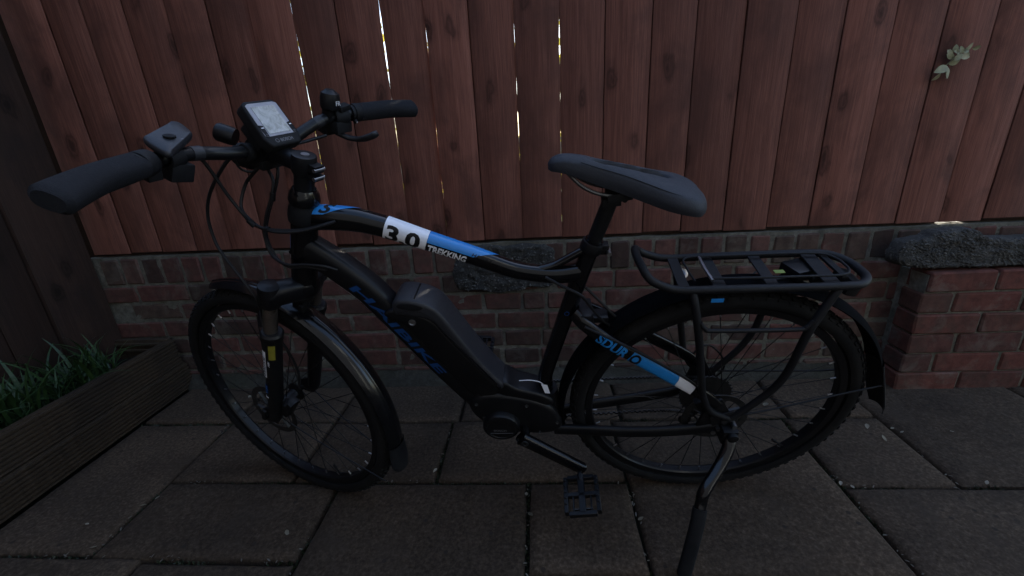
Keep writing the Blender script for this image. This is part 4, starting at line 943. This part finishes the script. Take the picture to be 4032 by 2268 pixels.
# --- fork (in the steered frame)
fk = MB()
fk.cyl((0, 0, .02), (0, 0, -.055), .019, seg=20)
crown = smooth_prism([(.052, -.004), (.052, -.048), (.030, -.058), (.008, -.050), (.0, -.02), (.006, .004), (.030, .010)], .0001 + .013, .006)
fork = part(fk, 'steerer', 'satin_black', None, True)
for s in (1, -1):
    P = spline([(-.004, 0, -.022), (.006, s * .030, -.018), (.022, s * .056, -.022), (.030, s * .067, -.028), (.031, s * .074, -.030)], 5)
    part(MB().sweep(P, [.024, .0245, .025, .025, .025] * 0 + [.024] * len(P), [.026] * len(P), [Vector((1, 0, 0))] * len(P), 18, 3.0), 'crown_arm', 'satin_black', None, True)
    part(MB().lathe((.029, s * .0675, -.058), (.0, 0, 1), [(0, .008), (.021, .008), (.023, .012), (.0235, .052), (.022, .061), (.012, .064), (0, .064)], 28), 'crown_cap', 'satin_black', None, True)
    part(MB().cyl((.030, s * .0675, -.05), (.034, s * .0675, -.14), .0152, seg=24), 'stanchion', 'stanchion', None, True)
    lo = part(MB().lathe((.0335, s * .0675, -.460), (-.011, 0, 1), [(0, 0), (.012, 0), (.0165, .012), (.0185, .06), (.0195, .15), (.0205, .26), (.0215, .305), (.0245, .309), (.0250, .325), (.021, .330), (0, .330)], 30), 'fork_lower', 'satin_black', None, True)
    part(MB().prism([(.020, -.40), (.05, -.425), (.082, -.455), (.082, -.480), (.062, -.490), (.030, -.478), (.018, -.45)], s * .060, s * .070), 'fork_dropout', 'satin_black', None, True, bevel=.003)
    if s == 1:
        def wrap(a0, a1, z0, z1, mat, name, off=.0008, par=lo):
            vs = []; fs = []; na = 8
            for k, z in enumerate((z0, z1)):
                rr = .0205 + .0006 * ((z + .46) / .05 - 3) * .6 + off; c = Vector((.0335 - .011 * (z + .46), .0675, z))
                for j in range(na + 1): a = R(a0 + (a1 - a0) * j / na); vs.append(c + Vector((rr * math.cos(a), rr * math.sin(a), 0)))
            for j in range(na): fs.append((j, j + 1, na + 2 + j, na + 1 + j))
            return MB().add(vs, fs).build(name, mat, par)
        wrap(112, 150, -.205, -.158, 'yellow_sticker', 'warning_sticker'); wrap(120, 152, -.153, -.140, 'grey_print', 'barcode_sticker')
        sk = wrap(60, 92, -.272, -.182, 'white_decal', 'maker_sticker')
        flat_text('SUNTOUR', .0105, (.0385, .0898, -.266), (-.02, .0, 1), (-.97, .22, 0), 'black_print', lo, None, 0, .0003, .068)
        flat_text('NEX', .0085, (.0235, .0905, -.225), (0, 0, 1), (-1, .1, 0), 'white_decal', lo, None, 0, .0002)
        for q in range(3): wrap(56, 92, -.312 - .011 * q + .0, -.303 - .011 * q, 'blue_dim', 'blue_stripe')
        wrap(58, 92, -.352, -.347, 'white_decal', 'white_mark')
part(MB().sweep(spline([(.058, .066, -.135), (.070, .050, -.108), (.074, .0, -.098), (.070, -.050, -.108), (.058, -.066, -.135)], 6), .012, .007, [Vector((1, 0, 0))] * 25, 14), 'fork_arch', 'satin_black', None, True)
part(MB().box((.012, 0, -.085), (.03, .022, .04)).cyl((.0, .0, -.075), (-.002, .018, -.075), .006, seg=12), 'mudguard_bracket', 'satin_black', None, True, bevel=.003)
part(MB().box((.006, .052, -.40), (.030, .030, .062), Matrix.Rotation(R(-16), 3, 'Y')).box((.012, .046, -.395), (.016, .040, .048), Matrix.Rotation(R(-16), 3, 'Y')).cyl((.008, .055, -.37), (-.006, .078, -.37), .005, seg=12), 'front_brake_caliper', 'satin_black', None, True, bevel=.004)
part(MB().cyl((.0644, .05, -.4678), (.0644, .082, -.4678), .0075, seg=16).bar((.0644, .080, -.4678), (.055, .085, -.425), .012, .006, (1, 0, 0)), 'quick_release', 'satin_black', None, True, bevel=.001, seg=1)
part(MB().box((.035, .052, .42), (.050, .022, .030), Matrix.Rotation(R(30), 3, 'Y')), 'rear_brake_caliper', 'satin_black', bevel=.004)

# --- stem, bars, controls (steered frame)
mb = MB().cyl((0, 0, .215), (0, 0, .252), .0185, seg=24).lathe((0, 0, .252), (0, 0, 1), [(.0, 0), (.021, 0), (.0225, .004), (.0225, .030), (.021, .036), (.014, .0375), (0, .037)], 28)
mb.sweep(spline([(.0, 0, .268), (.03, 0, .268), (.062, 0, .266), (.094, 0, .264)], 6), [.0175 + .003 * (k > 14) for k in range(19)], .0165, (0, 1, 0), 20, 2.8)
mb.cyl((.094, -.026, .264), (.094, .026, .264), .0215, seg=26).box((-.028, .0, .272), (.016, .022, .014)).box((-.028, 0, .255), (.016, .022, .010))
stem = part(mb, 'stem', 'satin_black', None, True, bevel=0)
part(MB().cyl((-.002, 0, .288), (-.002, 0, .2905), .0075, seg=18), 'cap_bolt', 'alloy', stem); part(MB().cyl((-.034, -.013, .272), (-.034, .013, .272), .0036, seg=12).cyl((-.034, -.013, .2555), (-.034, .013, .2555), .0036, seg=12), 'pinch_bolts', 'alloy', stem)
part(MB().lathe((0, 0, .150), (0, 0, 1), [(0, 0), (.030, 0), (.031, .012), (.029, .030), (.0215, .052), (.0205, .066), (0, .066)], 28), 'headset_spacer', 'matte_black', None, True)
flat_text('XLC', .010, (.052, .006, .2835), (0, -1, 0), (.9, 0, .2), 'grey_print', stem)
BL_ = [(.094, 0, .264), (.095, .035, .264), (.099, .07, .266), (.1045, .105, .271), (.103, .14, .277), (.097, .18, .281), (.089, .21, .284), (.030, .345, .301)]
BR_ = [(.094, 0, .264), (.094, -.035, .265), (.092, -.06, .271), (.089, -.095, .287), (.084, -.13, .303), (.076, -.165, .313), (.066, -.20, .318), (.020, -.345, .333)]
bars = part(MB().pipe(BL_[::-1] + BR_[1:], .0115, 16, 6), 'handlebar', 'satin_black', None, True)
mb = MB(); 
for s, a, b in ((1, Vector(BL_[4]), Vector(BL_[5])), (-1, Vector(BR_[4]), Vector(BR_[5]))): pass
part(MB().cyl((.1035, .118, .2745), (.103, .136, .2768), .0119, seg=20), 'print_band', 'plastic_grey', bars); part(MB().cyl((.0865, -.118, .298), (.0835, -.134, .3045), .0119, seg=20), 'print_band', 'plastic_grey', bars)
def grip(a, b, s):
    a, b = Vector(a), Vector(b); d = (b - a).normalized(); n = 26; P = []; rw = []; rh = []
    for k in range(n + 1):
        t = k / n; P.append(a.lerp(b, t)); e = max(0, (t - .45) / .55); edge = min(1, (1 - t) * 16 + .55); wing = e * e * (3 - 2 * e)
        rw.append((.0190 + .0035 * wing) * edge ** .5); rh.append((.0165 - .0012 * wing + .0015 * math.sin(t * 3.1)) * edge ** .5)
    up = Vector((-.97, 0, -.25))
    P = [p + up * (.009 * max(0, (k / n - .45) / .55) ** 1.5) for k, p in enumerate(P)]
    g_ = part(MB().sweep(P, rw, rh, [up] * (n + 1), 26, 2.5), 'grip', 'grip_rubber', bars)
    c = a - d * .008; part(MB().lathe(c - d * .006, d, [(.0125, 0), (.0185, 0), (.0195, .003), (.0195, .012), (.0185, .015), (.0125, .015)], 26, True), 'grip_collar', 'matte_black', bars)
    part(MB().lathe(c + d * .012, d, [(.0125, 0), (.0172, 0), (.0178, .002), (.0172, .004), (.0125, .004)], 26, True), 'grip_ring', 'matte_black', bars)
    return d
grip((.0815, .226, .2858), (.0205, .364, .3030), 1); grip((.0600, -.220, .3200), (.0155, -.362, .3345), -1)
# left: clamp, brake lever clamp, remote
part(MB().lathe((.0900, .2065, .2838), (-.40, .91, .11), [(.0118, 0), (.018, 0), (.019, .004), (.019, .018), (.018, .022), (.0118, .022)], 24, True).box((.094, .205, .262), (.018, .022, .018)), 'left_clamp', 'matte_black', None, True, bevel=.001, seg=1)
rem = part(MB().lathe((.0985, .158, .2795), (-.17, .98, .09), [(.0118, 0), (.0175, 0), (.0175, .026), (.0118, .026)], 22, True).box((.096, .166, .258), (.032, .036, .030), Matrix.Rotation(R(14), 3, 'X')), 'remote_mount', 'matte_black', None, True, bevel=.003)
RO = [(.112, .195), (.121, .181), (.138, .140), (.143, .129), (.134, .122), (.108, .126), (.098, .134), (.071, .180), (.066, .191), (.076, .196)]
P = spline([(x_, y_, 0) for x_, y_ in RO], 4, True); m = len(P); vs = []; fs = []; c = sum(P, Vector()) / m
for k, (zz, sc) in enumerate(((.296, .80), (.299, .95), (.304, 1.0), (.3085, .985), (.3105, .93), (.3112, .5), (.3112, .2))):
    for p in P: q = c + (p - c) * sc; vs.append((q.x, q.y, zz + .10 * (q.x - .1) + .06 * (.16 - q.y)))
for k in range(6):
    for i in range(m): j = (i + 1) % m; fs.append((k * m + i, k * m + j, (k + 1) * m + j, (k + 1) * m + i))
fs += [tuple(range(m))[::-1], tuple(range(6 * m, 7 * m))]
part(MB().add(vs, fs), 'remote_switch', 'plastic_grey', None, True, angle=50)
part(MB().lathe((.100, .165, .3112), (.1, -.06, 1), [(0, 0), (.0085, 0), (.0085, .002), (.006, .0032), (0, .0034)], 20), 'remote_button', 'matte_black', None, True)
flat_text('-', .016, (.083, .158, .3112), (0, -1, 0), (1, 0, .1), 'grey_print', bike, FM)
# display
cD = Vector((.073, 0, .322)); dz = Vector((.045, 0, .036)).normalized(); nD = Vector((-dz.z, 0, dz.x)); MD = Matrix((Vector((0, -1, 0)), dz, nD)).transposed()
mD = Matrix.Translation(cD) @ MD.to_4x4()
def plate(outline, z0, z1, bev): 
    n = len(outline); return MB().add([(x_, y_, z0) for x_, y_ in outline] + [(x_, y_, z1) for x_, y_ in outline], [(i, (i + 1) % n, n + (i + 1) % n, n + i) for i in range(n)] + [tuple(range(n))[::-1], tuple(range(n, 2 * n))])
disp = plate([(-.0370, .036), (-.030, .043), (.030, .043), (.0370, .036), (.0405, -.028), (.032, -.046), (-.032, -.046), (-.0405, -.028)], -.024, .002, 0).build('display', 'matte_black', bike, FM @ mD, bevel=.005, seg=3)
plate([(-.0325, .034), (-.026, .037), (.026, .037), (.0325, .034), (.0345, -.024), (.030, -.0265), (-.030, -.0265), (-.0345, -.024)], .002, .0026, 0).build('screen_bezel', 'screen_frame', disp)
MB().box((0, .004, .0029), (.049, .052, .0008)).build('screen', 'lcd', disp)
for s in (1, -1): plate([(s * .0345, -.004), (s * .0265, -.006), (s * .0275, -.0265), (s * .033, -.025)], .0027, .0038, 0).build('display_button', 'matte_black', disp); flat_text('o', .006, (s * .0305 - .002, -.024, .0040), (1, 0, 0), (0, 1, 0), 'grey_print', disp); MB().box((s * .0305, -.010, .0041), (.005, .0016, .0004)).build('button_print', 'white_decal', disp)
flat_text('BOSCH', .0085, (-.010, -.0385, .00215), (1, 0, 0), (0, 1, 0), 'grey_print', disp, None, 0, .0002)
MB().lathe((-.017, -.0355, .002), (0, 0, 1), [(.0028, 0), (.0038, 0), (.0038, .0003), (.0028, .0003)], 20, True).build('maker_mark', 'grey_print', disp)
part(MB().box((.092, .0, .292), (.05, .058, .030), Matrix.Rotation(R(-38), 3, 'Y')).cyl((.094, -.045, .264), (.094, -.030, .264), .0165, seg=22).cyl((.094, .045, .264), (.094, .030, .264), .0165, seg=22).box((.094, 0, .240), (.04, .05, .02)), 'display_mount', 'matte_black', None, True, bevel=.004)
hl = part(MB().lathe((.115, .0, .232), (.98, 0, -.1), [(0, 0), (.016, 0), (.022, .012), (.024, .04), (.022, .046), (.019, .047), (0, .044)], 28), 'headlight', 'matte_black', None, True)
part(MB().lathe((.160, 0, .2275), (.98, 0, -.1), [(0, 0), (.018, 0), (.017, .002), (0, .004)], 24), 'headlight_lens', 'alloy', hl)
part(MB().lathe((.118, .040, .283), (.85, .4, .1), [(0, 0), (.015, 0), (.0165, .006), (.0165, .028), (.014, .032), (0, .032)], 24), 'bell_cup', 'satin_black', None, True)
# right: bell, shifter, brake lever
part(MB().lathe((.0775, -.151, .326), (.08, -.05, 1), [(0, 0), (.014, 0), (.0185, .004), (.020, .012), (.020, .026), (.018, .034), (.012, .038), (.0105, .0395), (.009, .041), (0, .0415)], 30).box((.079, -.150, .320), (.02, .02, .02)), 'right_bell', 'satin_black', None, True, angle=30)
flat_text('FR', .013, (.0560, -.143, .3420), (0, -1, 0), (.15, 0, 1), 'white_decal', bike, FM)
sh = MB().lathe((.0775, -.158, .311), (-.26, -.96, .11), [(.0118, 0), (.0185, 0), (.0195, .004), (.0195, .030), (.018, .034), (.0118, .034)], 24, True)
sh.box((.066, -.176, .333), (.018, .030, .012), Matrix.Rotation(R(-8), 3, 'X')).box((.080, -.172, .290), (.052, .046, .024), Matrix.Rotation(R(10), 3, 'Y')).box((.100, -.165, .284), (.04, .035, .026), Matrix.Rotation(R(-8), 3, 'Y'))
part(sh, 'shifter', 'matte_black', None, True, bevel=.004)
part(MB().sweep(spline([(.075, -.170, .276), (.050, -.180, .272), (.026, -.190, .276), (.008, -.200, .287), (-.003, -.210, .298)], 5), [.008, .008, .0075, .007, .0065, .006, .006, .0065, .007, .008, .010, .0115, .0125, .013, .013, .0125, .0125, .0125, .012, .009, .004], .006, (0, 1, .4), 14), 'shift_lever', 'plastic_grey', None, True)
part(MB().lathe((.0660, -.200, .3178), (-.30, -.95, .1), [(.0118, 0), (.0165, 0), (.0165, .014), (.0118, .014)], 22, True).cyl((.048, -.196, .308), (.044, -.196, .306), .0045, seg=14), 'lever_clamp', 'matte_black', None, True)
part(MB().cyl((.0435, -.1962, .3058), (.0428, -.1964, .3054), .0034, seg=14), 'clamp_screw', 'alloy', None, True)
for s, pts in ((1, [(.105, .165, .255), (.128, .18, .248), (.135, .215, .250), (.095, .27, .262), (.066, .31, .268), (.055, .325, .272)]), (-1, [(.105, -.155, .290), (.125, -.17, .286), (.128, -.20, .288), (.105, -.27, .298), (.085, -.335, .308), (.079, -.352, .310)])):
    part(MB().sweep(spline(pts, 5), .0065, .0045, (0, 0, 1), 12), 'brake_lever', 'satin_black', None, True)

# --- cables
CB = dict(c1=[(1.0129, .0737, 1.0767), (1.0068, .0608, 1.0689), (1.0023, .0543, 1.0477), (.9978, .0463, .9946), (.9862, .0447, .9531), (.9787, .0397, .9279), (.9339, .053, .9164), (.8869, .045, .9108), (.8478, .036, .9157), (.8203, .024, .9191)],
 c2=[(.9506, -.0026, 1.0486), (.9875, .0061, 1.0483), (1.029, .0063, 1.0174), (1.0726, .0019, .9746), (1.0942, .0048, .9337), (1.0965, .0143, .8931), (1.0830, .0295, .8600), (1.0429, .0548, .798), (1.0318, .0594, .7479), (1.0657, .0309, .6686), (1.045, .031, .5942), (1.0403, .0365, .5191), (1.0514, .0444, .4664)],
 c3=[(.9486, -.0098, 1.0259), (.9717, -.0106, 1.0111), (.9995, -.0119, .9877), (1.0106, .0098, .9525), (.9874, .0308, .9326), (.9513, .048, .9203), (.8892, .040, .9112), (.8256, .023, .9175)],
 c4=[(.9578, -.034, 1.0236), (.939, -.0134, .9951), (.9471, -.0021, .967), (.9702, .0053, .9284), (.9885, .0095, .8862), (.983, .0213, .8483), (.9468, .040, .834), (.9077, .039, .8317), (.8716, .036, .8249), (.8497, .028, .8098)],
 c5=[(.9393, -.0485, 1.0205), (.9399, -.0354, .998), (.9548, -.0259, .9661), (.9776, -.0069, .9201), (.9897, .0041, .8834), (.978, .019, .842), (.945, .037, .827), (.9077, .037, .8257), (.868, .034, .815)],
 c6=[(.9807, .0084, 1.0487), (.9841, .0042, 1.0299), (.9776, -.0028, 1.0181), (.9658, -.0092, 1.0166), (.9566, -.0131, 1.0304)],
 c7=[(.8713, -.1449, 1.0419), (.8982, -.1115, 1.0411), (.9074, -.083, 1.0432), (.9207, -.0553, 1.0411)],
 c8=[(.413, .018, .7704), (.3776, .030, .7542), (.3389, .035, .7325), (.3192, .030, .7005), (.2937, .020, .6581), (.27, .012, .63)],
 c9=[(.3245, -.02, .7156), (.2954, -.01, .6868), (.2659, 0, .6565), (.25, 0, .64)],
 c10=[(.33, .045, .655), (.25, .061, .618), (.15, .066, .553), (.08, .070, .50), (.045, .064, .445)])
for k_, pts in CB.items(): part(MB().pipe(pts, .0033 if k_ not in ('c6',) else .0022, 8, 7), 'cable', 'cable')
for (a, b) in (((.983, .042, .938), (.976, .041, .924)), ((.951, .047, .921), (.945, .048, .919)), ((.9435, -.004, .973), (.9490, -.002, .958))): part(MB().cyl(a, b, .0055, seg=12), 'cable_tie', 'matte_black')
part(MB().pipe([(.045, -.072, .43), (.02, -.08, .47), (-.01, -.085, .475), (-.045, -.08, .44), (-.055, -.075, .40), (-.03, -.07, .36)], .0026, 8, 6), 'cable', 'cable')
